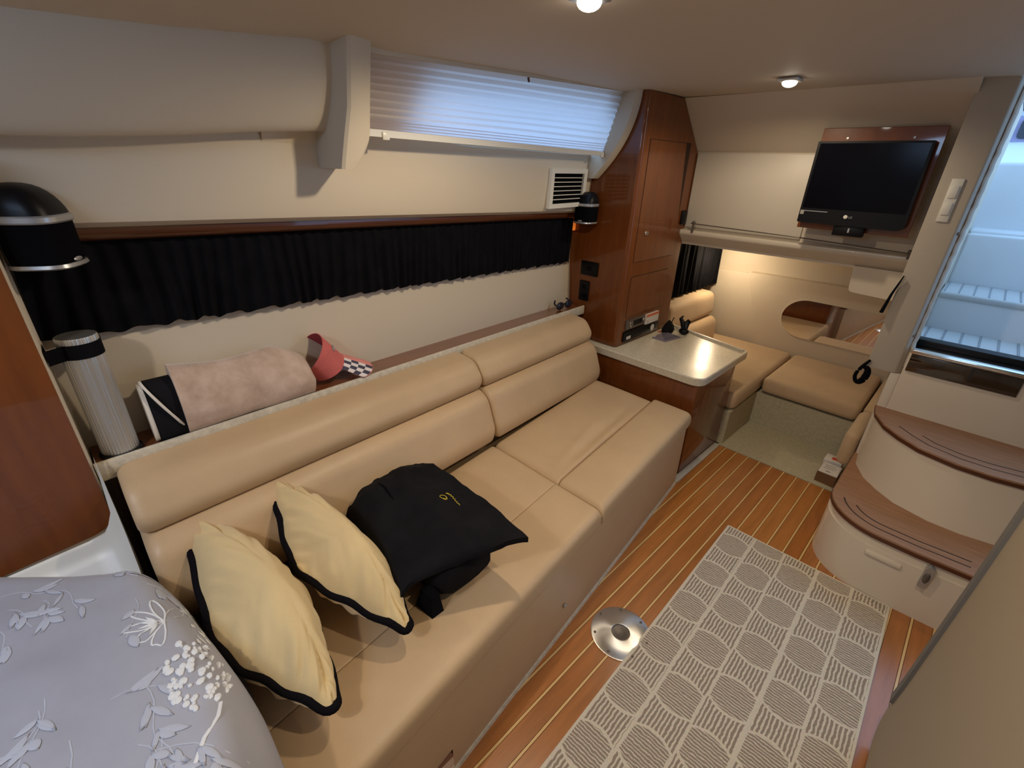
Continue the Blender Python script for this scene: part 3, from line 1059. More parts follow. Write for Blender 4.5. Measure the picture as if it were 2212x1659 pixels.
# things on the counter
o = MB().hexa([(-1.175, 2.300, 0.5385), (-1.088, 2.296, 0.5385), (-1.062, 2.430, 0.5385), (-1.165, 2.440, 0.5385)],
              [(-1.170, 2.306, 0.546), (-1.092, 2.302, 0.545), (-1.068, 2.422, 0.547), (-1.160, 2.432, 0.549)]).build('plastic_packet', M['packet'], None, False)
tag(o, 'flat shiny grey plastic packet lying on the speckled countertop', 'packet')
root = thing('black_clamp', (-1.095, 2.52, 0.5385), 'black spring clamp with splayed arms standing at the back of the counter', 'clamp')
MB().ell((-1.085, 2.500, 0.556), (0.030, 0.024, 0.018)).build('clamp_body', M['black'], root)
MB().tube([(-1.09, 2.50, 0.565), (-1.105, 2.51, 0.60), (-1.125, 2.515, 0.625)], [0.012, 0.014, 0.010], 8).build('clamp_arm', M['black'], root)
MB().tube([(-1.08, 2.505, 0.565), (-1.085, 2.52, 0.60), (-1.075, 2.53, 0.618)], [0.012, 0.017, 0.013], 8).build('clamp_arm', M['black'], root)
MB().tube([(-1.125, 2.515, 0.625), (-1.112, 2.52, 0.638)], 0.005, 6).build('clamp_tip', M['black'], root)
root = thing('black_pouch', (-1.165, 2.47, 0.5385), 'small crumpled black pouch between the locker and the packet', 'pouch')
bm_ = MB()
rows = []
random.seed(8)
for k, (z, w, d_) in enumerate(((0.5385, 0.030, 0.050), (0.555, 0.034, 0.052), (0.580, 0.026, 0.040), (0.600, 0.012, 0.020), (0.612, 0.003, 0.004))):
    rows.append([(-1.165 + w * math.cos(a * math.pi / 6) * random.uniform(0.8, 1.1), 2.462 + d_ * math.sin(a * math.pi / 6) * random.uniform(0.8, 1.1), z) for a in range(12)])
bm_.loft(rows)
bm_.build('pouch_bag', M['black_garment'], root, True, 60)
MB().tube([(-1.155, 2.47, 0.60), (-1.15, 2.475, 0.618), (-1.145, 2.472, 0.63)], 0.003, 6).build('drawstring', M['black'], root)
mb = MB()
mb.tube([(-1.175, 2.560, 0.542), (-1.15, 2.535, 0.542), (-1.11, 2.525, 0.542), (-1.09, 2.545, 0.542), (-1.115, 2.565, 0.542), (-1.16, 2.57, 0.542)], 0.0028, 6)
tag(mb.build('white_cable', M['paper'], None), 'loop of white cable at the back of the countertop', 'cable')
mb = MB()
mb.tube([(-1.205, 2.425, 0.5395), (-1.19, 2.455, 0.5395), (-1.195, 2.50, 0.5395)], 0.004, 6)
tag(mb.build('red_cord', M['red'], None), 'short red cord at the foot of the locker on the counter', 'cord')

# ================================================================== BULKHEAD FITTINGS
MB().box((-1.215, 2.538, 1.122), (-0.640, 2.550, 1.482), 0.003).build('trim_8', M['board'], None, True, props=ST)
root = thing('fiddle_rail', (-0.68, 2.50, 1.13), 'thin metal rail along the ledge below the television', 'rail')
MB().tube([(-1.165, 2.500, 1.145), (-0.60, 2.500, 1.134), (-0.205, 2.500, 1.120)], 0.0028, 8).build('rail_rod', M['stereo'], root)
for x, z in ((-1.150, 1.145), (-0.219, 1.121)):
    MB().tube([(x, 2.500, 1.099), (x, 2.500, z + 0.008)], 0.006, 10).build('rail_post', M['stereo'], root)
    MB().ell((x, 2.500, z + 0.006), (0.009, 0.009, 0.009)).build('rail_finial', M['stereo'], root)
o = MB().box((-0.638, 2.430, 1.186), (-0.240, 2.442, 1.574), 0.002).build('wood_backboard', M['cherry'], None, False)
tag(o, 'square cherry wood board behind the television', 'board')
root = thing('television', (-0.435, 2.40, 1.19), 'flat black television on the wooden backboard of the bulkhead', 'television')
MB().prism(fillet([(-0.630, 1.213), (-0.253, 1.210), (-0.258, 1.524), (-0.632, 1.524)], [0.006, 0.03, 0.004, 0.004], 4), 'y', 2.377, 2.415).build('tv_case', M['black'], root, True, 30)
MB().prism([(-0.622, 1.272), (-0.266, 1.272), (-0.266, 1.516), (-0.622, 1.516)], 'y', 2.3758, 2.38).build('screen', M['gloss_black'], root, False)
MB().box((-0.613, 2.3752, 1.2585), (-0.525, 2.379, 1.2612)).build('bezel_line', M['silver'], root, False)
MB().box((-0.626, 2.3752, 1.245), (-0.612, 2.379, 1.262)).build('energy_sticker', M['grey_ink'], root, False)
MB().lathe((-0.456, 2.3765, 1.2470), [(0.0072, 0), (0.0072, 0.0016), (0.004, 0.002)], 18, (0, -1, 0)).build('logo_disc', M['paper'], root)


def text(body, loc, size, m, parent, rot=(math.pi / 2, 0, 0), name='lettering', ext=0.0004):
    c = bpy.data.curves.new(name, 'FONT')
    c.body = body
    c.size = size
    c.extrude = ext
    ob = bpy.data.objects.new(name, c)
    COL.objects.link(ob)
    dg = bpy.context.evaluated_depsgraph_get()
    me = bpy.data.meshes.new_from_object(ob.evaluated_get(dg))
    bpy.data.objects.remove(ob)
    me.materials.clear()
    me.materials.append(m)
    o2 = bpy.data.objects.new(name, me)
    COL.objects.link(o2)
    o2.rotation_euler = rot
    off = Vector((0, 0, 0))
    p = parent
    while p is not None:
        off += p.location
        p = p.parent
    o2.location = Vector(loc) - off
    o2.parent = parent
    return o2


text('LG', (-0.446, 2.3758, 1.2425), 0.0115, M['silver'], root, name='logo_lettering')
MB().box((-0.489, 2.385, 1.172), (-0.380, 2.420, 1.212), 0.004).build('tv_stand_foot', M['black'], root)
MB().box((-0.435, 2.3838, 1.187), (-0.429, 2.386, 1.204)).build('stand_mark', M['silver'], root, False)
MB().box((-0.51, 2.414, 1.28), (-0.37, 2.431, 1.42)).build('wall_mount', M['black'], root, False)
for x in (-0.545, -0.33):
    MB().lathe((x, 2.430, 1.537), [(0.005, 0), (0.004, 0.002)], 10, (0, -1, 0)).build('mount_screw', M['silver'], root)
for x in (-0.60, -0.28):
    MB().box((x - 0.02, 2.441, 1.20), (x + 0.02, 2.552, 1.25)).build('spacer_block', M['wall'], root, False)

# aft-cabin post with its light switches, beside the companionway
root = thing('door_post', (-0.145, 2.42, 0.67), 'upright cream post between the television bulkhead and the companionway opening', 'post')
mb = MB()
pp = fillet([(-0.204, 2.36), (-0.104, 2.36), (-0.086, 2.385), (-0.086, 2.56), (-0.204, 2.56)], [0.004, 0.006, 0.006, 0, 0], 3)
mb.prism(pp, 'z', 0.668, 1.703)
mb.build('post_body', M['post'], root, True, 25)
# crinkled seal along the opening edge
mb = MB()
rows = []
random.seed(5)
for k in range(61):
    z = 0.70 + (1.70 - 0.70) * k / 60
    w = 0.0010 * math.sin(k * 1.9) + random.uniform(-0.0008, 0.0008)
    rows.append([(-0.090 + w, 2.375, z), (-0.078 + w, 2.382, z), (-0.078 + w, 2.40, z), (-0.090, 2.40, z)])
mb.loft(rows)
mb.build('edge_seal', M['cream'], root, True, 60)
MB().lathe((-0.094, 2.3705, 1.222), [(0.006, 0), (0.005, 0.003)], 10, (0, -1, 0)).build('post_screw', M['grey_dark'], root)
MB().lathe((-0.094, 2.3705, 0.83), [(0.005, 0), (0.004, 0.003)], 10, (0, -1, 0)).build('post_screw', M['grey_dark'], root)
root = thing('light_switch', (-0.155, 2.36, 1.26), 'double white light switch plate on the cream door post', 'switch')
MB().box((-0.171, 2.354, 1.258), (-0.137, 2.3605, 1.402), 0.002).build('switch_plate', M['white'], root)
for z in (1.282, 1.338):
    MB().box((-0.166, 2.350, z), (-0.143, 2.355, z + 0.042), 0.003).build('rocker', M['white'], root)
mb = MB()
mb.tube([(-0.196, 2.345, 1.055), (-0.212, 2.345, 0.98), (-0.222, 2.345, 0.905)], [0.006, 0.013, 0.020], 10, flat=0.35)
tag(mb.build('black_strap', M['black_cloth'], None), 'black strap hanging beside the cream post above the oval mirror', 'strap')
mb = MB()
lp = [(-0.196, 2.345, 0.70), (-0.215, 2.345, 0.665), (-0.229, 2.345, 0.625), (-0.222, 2.345, 0.598), (-0.207, 2.345, 0.592), (-0.194, 2.345, 0.612), (-0.188, 2.345, 0.645), (-0.196, 2.345, 0.668), (-0.208, 2.345, 0.66)]
lr = [0.005, 0.007, 0.007, 0.008, 0.011, 0.014, 0.013, 0.010, 0.006]
lp = [Vector(p) for p in lp]
for _ in range(2):
    lp2, lr2 = [lp[0]], [lr[0]]
    for a, b, ra_, rb_ in zip(lp, lp[1:], lr, lr[1:]):
        lp2 += [a.lerp(b, 0.25), a.lerp(b, 0.75)]
        lr2 += [ra_ * 0.75 + rb_ * 0.25, ra_ * 0.25 + rb_ * 0.75]
    lp, lr = lp2 + [lp[-1]], lr2 + [lr[-1]]
mb.tube(lp, lr, 8)
tag(mb.build('black_loop', M['black_cloth'], None), 'black loop strap hanging low beside the cream post', 'strap')

# ================================================================== AFT CABIN
root = thing('aft_berth', (-1.0, 2.9, 0), 'L-shaped tan upholstered berth in the aft cabin beyond the counter', 'berth')
MB().box((-1.545, 2.42, 0.0), (-0.700, 3.39, 0.205)).build('berth_base', M['carpet'], root, False)
MB().box((-0.705, 2.815, 0.0), (-0.13, 3.39, 0.205)).build('berth_base', M['carpet'], root, False)
MB().box((-1.30, 2.44, 0.208), (-0.695, 3.390, 0.312), 0.028, 3).build('berth_cushion', M['berth'], root)
MB().box((-0.683, 2.80, 0.215), (-0.195, 3.390, 0.312), 0.028, 3).build('berth_cushion', M['berth'], root)
MB().box((-0.183, 2.82, 0.10), (-0.128, 3.390, 0.300), 0.012, 2).build('berth_cushion', M['berth'], root)
for z0, z1, xo in ((0.305, 0.470, 0.0), (0.472, 0.640, -0.05)):
    pf = fillet([(-1.42, z0), (-1.185 + xo, z0), (-1.20 + xo, z1), (-1.42, z1)], [0.01, 0.04, 0.05, 0.01], 5)
    mb = MB()
    rows = []
    for y, s in ((2.645, 0.9), (2.655, 0.97), (2.675, 1), (2.9, 1), (3.24, 1), (3.262, 0.97), (3.272, 0.9)):
        cz_ = (z0 + z1) / 2
        rows.append([(-1.30 + (x + 1.30) * s, y, cz_ + (z - cz_) * s) for x, z in pf])
    mb.loft(rows)
    mb.build('berth_backrest', M['berth'], root, True, 50)
root = thing('aft_curtain', (-1.33, 2.95, 0.95), 'short black curtain above the aft berth backrest', 'curtain')
mb = curtain('c', lambda u: Vector((-1.345, 2.62 + 0.80 * u, 1.00 - 0.03 * u)), lambda u: Vector((-1.345, 2.62 + 0.80 * u, 0.655)), 16, 0.010, '', seed=9)
mb.build('curtain_cloth', M['black_cloth'], root, True, 70)
o = MB().box((-0.190, 2.445, 0.13), (-0.130, 2.78, 0.31), 0.028, 3).build('side_cushion', M['berth'], None)
tag(o, 'padded tan cushion end standing beside the lower companionway step', 'cushion')
# oval mirror
ov = [(-0.150, 0.420), (-0.150, 0.665)]
for k in range(21):
    a = math.pi / 2 + math.pi * k / 20
    ov.append((-0.690 + 0.138 * math.cos(a), 0.545 + 0.124 * math.sin(a)))
root = thing('oval_mirror', (-0.545, 3.39, 0.43), 'long oval mirror set in the aft cabin wall', 'mirror')
MB().prism(ov, 'y', 3.388, 3.3965).build('mirror_glass', M['mirror'], root, True, 30)
# boxes on the carpet
root = thing('brown_box', (-0.20, 2.50, 0.002), 'small brown cardboard box with a white top by the lower step', 'box')
MB().hexa([(-0.238, 2.443, 0.002), (-0.153, 2.437, 0.002), (-0.153, 2.56, 0.002), (-0.238, 2.565, 0.002)],
          [(-0.238, 2.443, 0.058), (-0.153, 2.437, 0.058), (-0.153, 2.56, 0.058), (-0.238, 2.565, 0.058)]).build('carton', M['cardboard'], root, False)
lid = MB().box((-0.236, 2.446, 0.0582), (-0.154, 2.558, 0.061)).build('top_sheet', M['paper'], root, False)
MB().ell((-0.198, 2.468, 0.0612), (0.012, 0.006, 0.0006)).build('printed_oval', M['grey_ink'], lid)
for k in range(3):
    MB().box((-0.222, 2.495 + 0.017 * k, 0.061), (-0.178 + 0.01 * (k % 2), 2.499 + 0.017 * k, 0.0616)).build('printed_line', M['grey_ink'], lid, False)
root = thing('white_box', (-0.20, 2.63, 0.002), 'small white box with a red mark behind the brown box', 'box')
MB().box((-0.245, 2.590, 0.002), (-0.165, 2.665, 0.060), 0.002).build('carton', M['paper'], root)
MB().box((-0.215, 2.612, 0.0598), (-0.180, 2.640, 0.0608)).build('red_mark', M['red'], root, False)
o = MB().lathe((-1.20, 3.18, 0.962), [(0.035, 0), (0.035, 0.012), (0.028, 0.020)], 20, (0, 0, 1)).build('berth_light', M['bulb'], None)
tag(o, 'small round reading light under the deckhead over the aft berth', 'light')

# ================================================================== COMPANIONWAY STEPS
root = thing('companionway_steps', (0.15, 2.1, 0), 'cream moulded companionway steps with two curved teak treads', 'steps')


def path_low(d=0.0):
    """outline of the lower step, from the aft left corner round to the right end"""
    pts = [(-0.122, 2.38)]
    r = 0.19
    for k in range(13):
        a = k / 12 * math.pi / 2
        pts.append((-0.120 + r - r * math.cos(a), 1.800 + r - r * math.sin(a)))
    pts += [(0.17, 1.799), (0.34, 1.810), (0.62, 1.85)]
    return pts


def path_mid():
    return [(-0.112, 2.36), (-0.100, 2.28), (-0.055, 2.185), (0.0, 2.125), (0.065, 2.075), (0.17, 2.045), (0.26, 2.045), (0.40, 2.075), (0.62, 2.16)]


def path_mid_base():
    return [(-0.112, 2.36), (-0.100, 2.26), (-0.055, 2.165), (0.0, 2.105), (0.065, 2.055), (0.17, 2.025), (0.26, 2.025), (0.40, 2.055), (0.62, 2.14)]


def shell(mb, lo, hi, back=2.38):
    (p0, z0), (p1, z1) = lo, hi
    r0 = [(x, y, z0) for x, y in p0] + [(p0[-1][0], back, z0), (p0[0][0], back, z0)]
    r1 = [(x, y, z1) for x, y in p1] + [(p1[-1][0], back, z1), (p1[0][0], back, z1)]
    mb.loft([r0, r1])
    return mb


def grow(p, d):
    out = []
    for i, q in enumerate(p):
        a = Vector(p[max(i - 1, 0)])
        b = Vector(p[min(i + 1, len(p) - 1)])
        t = (b - a).normalized()
        nrm = Vector((t.y, -t.x))
        if nrm.y > 0.3 and i > 2:
            nrm = -nrm
        out.append((q[0] + nrm.x * -d if False else q[0] + (-abs(nrm.x) if q[0] < 0.1 else nrm.x) * d, q[1] - abs(nrm.y) * d))
    return out


pl_ = path_low()
shell(MB(), (pl_, 0.0), (pl_, 0.205)).build('lower_riser', M['step'], root, True, 35)
shell(MB(), (grow(pl_, -0.006), 0.2), (grow(pl_, -0.006), 0.242)).build('lower_band', M['step'], root, True, 35)
tr = shell(MB(), (grow(pl_, 0.004), 0.242), (grow(pl_, 0.004), 0.256)).build('lower_tread_edge', M['teak_edge'], root, True, 35)
tr = shell(MB(), (grow(pl_, 0.002), 0.2555), (grow(pl_, 0.001), 0.262)).build('lower_tread', M['teak'], root, True, 35)
for d in (-0.038, -0.072):
    g = grow(pl_, d)
    gg = [(x, y, 0.2622) for x, y in g][3 if d > -0.05 else 5:-1]
    gg[-1] = (0.30, gg[-1][1] + 0.0, 0.2622)
    MB().tube(gg, 0.003, 6, flat=0.3).build('tread_groove', M['groove'], tr)
pm_, pmb = path_mid(), path_mid_base()
shell(MB(), (pmb, 0.262), (pm_, 0.490)).build('upper_riser', M['step'], root, True, 35)
shell(MB(), (grow(pm_, 0.008), 0.490), (grow(pm_, 0.010), 0.504)).build('upper_tread_edge', M['teak_edge'], root, True, 35)
tr = shell(MB(), (grow(pm_, 0.008), 0.5035), (grow(pm_, 0.007), 0.510)).build('upper_tread', M['teak'], root, True, 35)
for d in (-0.045, -0.085):
    g = grow(pm_, d)
    gg = [(x, y, 0.5102) for x, y in g][2 if d > -0.05 else 3:]
    MB().tube(gg, 0.0028, 6, flat=0.3).build('tread_groove', M['groove'], tr)
MB().box((-0.0855, 2.362, 0.0), (0.62, 2.43, 0.782), 0.002).build('top_riser', M['step'], root)
MB().box((-0.118, 2.362, 0.0), (-0.0855, 2.43, 0.666), 0.002).build('side_riser', M['step'], root)
MB().box((-0.078, 2.356, 0.690), (0.246, 2.364, 0.762), 0.002).build('smoked_panel', M['smoked'], root)
MB().box((-0.085, 2.345, 0.766), (0.62, 2.43, 0.783), 0.006).build('sill', M['chrome'], root)
MB().box((-0.085, 2.44, 0.76), (0.62, 2.50, 0.806), 0.004).build('door_track', M['black'], root)
# hatch lip and latch on the lower riser
mb = MB()
mb.box((0.045, 1.788, 0.172), (0.150, 1.806, 0.190), 0.005)
mb.build('finger_grip', M['step'], root)
mb = MB()
lt = fillet([(0.203, 0.150), (0.225, 0.150), (0.230, 0.225), (0.212, 0.243), (0.203, 0.225)], 0.004, 2)
mb.prism(lt, 'y', 1.780, 1.803)
lt_o = mb.build('hasp_latch', M['silver'], root, True, 30)
MB().ell((0.215, 1.779, 0.195), (0.009, 0.006, 0.022)).build('latch_lever', M['stereo'], lt_o)

# ================================================================== OUTSIDE, THROUGH THE COMPANIONWAY
root = thing('cockpit_steps', (0.2, 3.4, 0.6), 'white moulded cockpit steps seen outside through the companionway', 'steps')
MB().box((-0.097, 2.56, 0.55), (1.2, 2.98, 0.742)).build('cockpit_sole', M['gel_deck'], root, False)
for k in range(12):
    x = -0.08 + 0.062 * k
    MB().box((x, 2.56, 0.742), (x + 0.008, 2.98, 0.7445)).build('tread_gap', M['gel_groove'], root, False)
MB().box((-0.097, 2.98, 0.55), (1.2, 3.03, 0.905), 0.008).build('riser', M['gel'], root)
MB().box((-0.097, 2.975, 0.885), (1.2, 3.30, 0.918), 0.012, 3).build('tread', M['gel_deck'], root)
for k in range(14):
    x = -0.085 + 0.052 * k
    MB().box((x, 2.99, 0.9175), (x + 0.006, 3.295, 0.920)).build('tread_gap', M['gel_groove'], root, False)
MB().box((-0.097, 3.30, 0.80), (1.2, 3.36, 1.16), 0.012, 3).build('riser', M['gel'], root)
MB().box((-0.097, 3.34, 1.15), (1.2, 3.62, 1.175), 0.01, 3).build('bench_top', M['gel'], root)
MB().box((-0.35, 3.56, 1.00), (-0.06, 3.62, 1.29), 0.03, 3).build('coaming', M['gel'], root)
MB().box((-0.35, 3.52, 1.10), (1.2, 3.60, 1.487), 0.02, 3).build('seat_back', M['gel'], root)
MB().box((-0.138, 3.512, 1.20), (-0.128, 3.53, 1.46)).build('seat_seam', M['gel_groove'], root, False)
root = thing('moored_yacht', (0.5, 9.0, 1.0), 'white yacht with dark windows moored beyond the cockpit', 'boat')
MB().prism(fillet([(-3.0, 0.6), (4.0, 0.6), (4.0, 2.10), (-3.0, 2.10)], 0.1, 3), 'y', 9.0, 10.2).build('yacht_hull', M['gel'], root)
MB().box((-3.0, 8.93, 1.84), (4.0, 9.05, 2.125), 0.03).build('topside_band', M['band'], root)
for x in (-0.43, -0.22, 0.05, 0.4):
    MB().prism(fillet([(x, 1.87), (x + 0.15, 1.87), (x + 0.15, 2.09), (x, 2.09)], 0.05, 4), 'y', 8.90, 8.96).build('porthole', M['dark_glass'], root)
MB().box((-2.6, 9.15, 2.1), (4.0, 10.2, 3.1), 0.1).build('deckhouse', M['gel'], root)
MB().box((-0.30, 9.12, 2.19), (3.6, 9.2, 2.30), 0.02).build('deckhouse_window', M['dark_glass'], root)

# ================================================================== FLOOR THINGS
ra = math.atan2(0.015, 0.577)
RUGC = Vector((-0.404, 1.783, 0.0))
ux, uy = Vector((math.cos(ra), math.sin(ra), 0)), Vector((-math.sin(ra), math.cos(ra), 0))
mb = MB()
w, l = 0.580, 1.75
cs = fillet([(0, 0), (w, 0), (w, -l), (0, -l)][::-1], 0.006, 3)
mb.loft([[(x, y, 0.0006) for x, y in cs], [(x, y, 0.004) for x, y in cs], [(x * 0.996 + 0.001, y - 0.001 if y > -0.5 else y + 0.001, 0.0055) for x, y in cs]])
rug = mb.build('rug', M['rug'], None, True, 40)
rug.location = RUGC
rug.rotation_euler = (0, 0, ra)
tag(rug, 'taupe and cream basketweave patterned runner rug on the teak floor', 'rug')

fc = Vector((-0.4405, 0.9975, 0.0))
root = thing('floor_socket', fc, 'round brushed aluminium table socket in the floor beside the rug', 'socket')
mb = MB()
mb.lathe(fc, [(0.098, 0.0006), (0.0985, 0.0030), (0.094, 0.0042), (0.060, 0.0056), (0.036, 0.0066), (0.0310, 0.0066), (0.0300, 0.0058), (0.0295, 0.0012)], 64, cap=False)
mb.build('flange', M['brushed'], root, True, 25)
MB().lathe(fc, [(0.0293, 0.0006), (0.0293, 0.0016), (0.02, 0.0016), (0.018, 0.0011)], 32).build('socket_plug', M['stereo'], root)
for k in range(7):
    a = R(20 + k * 360 / 7)
    c_ = fc + Vector((0.086 * math.cos(a), 0.086 * math.sin(a), 0.0042))
    MB().lathe(c_, [(0.0048, 0), (0.0044, 0.0018), (0.002, 0.0024)], 12).build('flange_screw', M['stereo'], root)


# ================================================================== CUSHIONS AND CLOTHES ON THE SOFA
def pillow(A, B, C, D, thick, label, seed, sagA=0.0):
    A, B, C, D = map(Vector, (A, B, C, D))
    nrm = ((C - A).cross(D - B)).normalized()
    if nrm.z < 0:
        nrm = -nrm
    cen = (A + B + C + D) / 4
    root = thing('throw_pillow', (cen.x, cen.y, min(p.z for p in (A, B, C, D)) - 0.03), label, 'pillow')
    n_ = 44
    rnd = random.Random(seed)
    sd = rnd.uniform(0, 50)

    def base(u, v):
        a_, b_ = 2 * u - 1, 2 * v - 1
        m_ = (abs(a_) ** 5 + abs(b_) ** 5) ** 0.2
        k_ = max(abs(a_), abs(b_)) / m_ if m_ > 1e-6 else 1.0
        u, v = 0.5 + a_ * k_ * 0.54, 0.5 + b_ * k_ * 0.54
        # u along A->B..., bilinear with edges pulled in at the middle
        p = A * (1 - u) * (1 - v) + B * u * (1 - v) + C * u * v + D * (1 - u) * v
        pinch = 0.022
        du = (cen - p)
        e = (max(0, math.sin(math.pi * u)) * (abs(v - 0.5) * 2) ** 4 + max(0, math.sin(math.pi * v)) * (abs(u - 0.5) * 2) ** 4)
        return p + du * pinch * e * 0.9

    def hgt(u, v):
        s = 1.06 * (max(0, math.sin(math.pi * u)) ** 0.58) * (max(0, math.sin(math.pi * v)) ** 0.58)
        edge = min(u, 1 - u, v, 1 - v)
        wr = math.exp(-edge * 7) * min(1, edge * 14)
        q = noise.noise(Vector((u * 15 + sd, v * 4, 0))) if min(v, 1 - v) < min(u, 1 - u) else noise.noise(Vector((u * 4 + sd, v * 15, 3)))
        return thick * s + 0.030 * wr * q + 0.006 * noise.noise(Vector((u * 4 + sd, v * 4, 7)))
    for sgn, nm in ((1, 'pillow_front'), (-1, 'pillow_back')):
        mb = MB()
        mb.grid(lambda u, v: base(u, v) + nrm * sgn * max(0.0, hgt(u, v)) * (1.0 if sgn > 0 else 0.95), n_, n_)
        mb.build(nm, M['pillow'], root, True, 80, recalc=False)
    path = []
    N_ = 22
    for (a, b) in (((0, 0), (1, 0)), ((1, 0), (1, 1)), ((1, 1), (0, 1)), ((0, 1), (0, 0))):
        for k in range(N_):
            t = k / N_
            path.append(base(a[0] + (b[0] - a[0]) * t, a[1] + (b[1] - a[1]) * t))
    # soften the corners of the braid
    for _ in range(1):
        path = [(path[i - 1] + path[i] * 2 + path[(i + 1) % len(path)]) / 4 for i in range(len(path))]
    path = [p + nrm * 0.004 * math.sin(i * 0.9 + sd) for i, p in enumerate(path)]
    path.append(path[0])
    MB().tube(path, 0.0085, 8).build('black_braid', M['cord'], root, True, 80)
    return root


pillow((-1.125, 0.050, 0.650), (-0.785, 0.010, 0.535), (-0.555, 0.140, 0.475), (-0.880, 0.200, 0.470), 0.098,
       'pale gold pillow with black braid, nearest the flowered cloth', 3)
pillow((-1.115, 0.245, 0.655), (-0.870, 0.192, 0.545), (-0.600, 0.325, 0.475), (-0.850, 0.385, 0.470), 0.088,
       'pale gold pillow with black braid leaning beside the black jacket', 11)

root = thing('folded_jacket', (-0.82, 0.52, 0.415), 'folded black jacket with small yellow stitching beside the pillows', 'jacket')
mb = MB()
# body: soft bundle run along x, its fold on the pillow side
rows = []
NST = 22
for k in range(NST):
    t = k / (NST - 1)
    x = -1.085 + 0.440 * t
    ctr = Vector((x, 0.530 - 0.01 * t, 0.490 - 0.004 * t))
    w = 0.104 * (0.55 + 0.45 * min(1, t * 5) ** 0.6) * (1 if t < 0.9 else 1 - (t - 0.9) * 3)
    h = 0.072 * (0.6 + 0.4 * min(1, t * 5) ** 0.6) * (1 if t < 0.9 else 1 - (t - 0.9) * 4)
    ring = []
    for j in range(20):
        a = 2 * math.pi * j / 20
        e = 0.7
        yy = w * math.copysign(abs(math.cos(a)) ** e, math.cos(a))
        zz = h * math.copysign(abs(math.sin(a)) ** e, math.sin(a))
        q = 1 + 0.16 * noise.noise(Vector((x * 9, a * 1.6, 2)))
        ring.append(ctr + Vector((0, yy * q, zz * q)))
    rows.append(ring)
mb.loft(rows)
mb.build('jacket_bundle', M['black_garment'], root, True, 80)
mb = MB()


def flap(u, v):
    # u: from under the fold (near y) over the top to the far side, v: along x from the back to the front corner
    x = -1.075 + 0.40 * v + 0.115 * v * max(0, u - 0.25) / 0.75
    if u < 0.40:
        a = u / 0.40 * math.pi * 0.62 - math.pi * 0.12
        y = 0.475 - 0.092 * math.cos(a)
        z = 0.482 + 0.092 * math.sin(a)
    else:
        w_ = (u - 0.40) / 0.60
        y = 0.475 + 0.165 * w_
        z = 0.574 + 0.008 * math.sin(math.pi * w_) - 0.004 * w_
    y -= 0.050 * v * max(0, 1 - u)
    z -= 0.045 * max(0, 0.22 - v) / 0.22 * (1 if u > 0.2 else 0.5)
    z += 0.030 * v * max(0, u - 0.5) + 0.014 * math.sin(math.pi * v) * (1 if u > 0.3 else u / 0.3)
    z -= 0.022 * max(0, v - 0.86) / 0.14 * max(0, 1 - 1.2 * abs(u - 0.55))
    z += 0.018 * noise.noise(Vector((u * 4, v * 4, 5))) + 0.008 * noise.noise(Vector((u * 11, v * 11, 9)))
    return Vector((x, y, z))


NU = 26
vs = []
for side in (0, 1):
    for j in range(NU + 1):
        for i in range(NU + 1):
            u, v = i / NU, j / NU
            p = flap(u, v)
            vs.append(p - Vector((0, 0, 0.016 * side)))
S = (NU + 1) ** 2
fs = []
for j in range(NU):
    for i in range(NU):
        q = [j * (NU + 1) + i, j * (NU + 1) + i + 1, (j + 1) * (NU + 1) + i + 1, (j + 1) * (NU + 1) + i]
        fs += [q, [x + S for x in q][::-1]]
for k in range(NU):
    for q in ((k, k + 1), (NU * (NU + 1) + k, NU * (NU + 1) + k + 1), (k * (NU + 1), (k + 1) * (NU + 1)), (k * (NU + 1) + NU, (k + 1) * (NU + 1) + NU)):
        fs.append([q[0], q[1], q[1] + S, q[0] + S])
mb.add(vs, fs)
mb.build('jacket_flap', M['black_garment'], root, True, 70)
# pocket slit, strap end, yellow stitched signature
mb = MB()
mb.tube([flap(0.42, 0.20 + 0.22 * t / 6) + Vector((0, 0, 0.001)) for t in range(7)], [0.001, 0.003, 0.0035, 0.0035, 0.003, 0.002, 0.001], 6, flat=0.3)
mb.build('pocket_slit', M['black_matte'], root)
mb = MB()
mb.hexa([(-0.700, 0.395, 0.416), (-0.640, 0.402, 0.416), (-0.640, 0.436, 0.416), (-0.700, 0.430, 0.416)],
        [(-0.690, 0.405, 0.47), (-0.650, 0.410, 0.47), (-0.650, 0.430, 0.48), (-0.690, 0.425, 0.48)])
mb.build('strap_end', M['black_cloth'], root, False)
sig = []
for k in range(40):
    t = k / 39
    sig.append(flap(0.80 + 0.014 * math.sin(t * 44) * (1 - 0.6 * t) * (1.2 if t < 0.12 else 0.7), 0.545 + 0.125 * t) + Vector((0, 0, 0.0020)))
MB().tube(sig, 0.0008, 5).build('yellow_stitching', M['yellow'], root)
sig = [flap(0.735 + 0.024 * math.cos(k / 16 * 8.5), 0.585 + 0.028 * math.sin(k / 16 * 8.5) * (1 - 0.5 * k / 16)) + Vector((0, 0, 0.0020)) for k in range(17)]
MB().tube(sig, 0.0008, 5).build('yellow_stitching', M['yellow'], root)

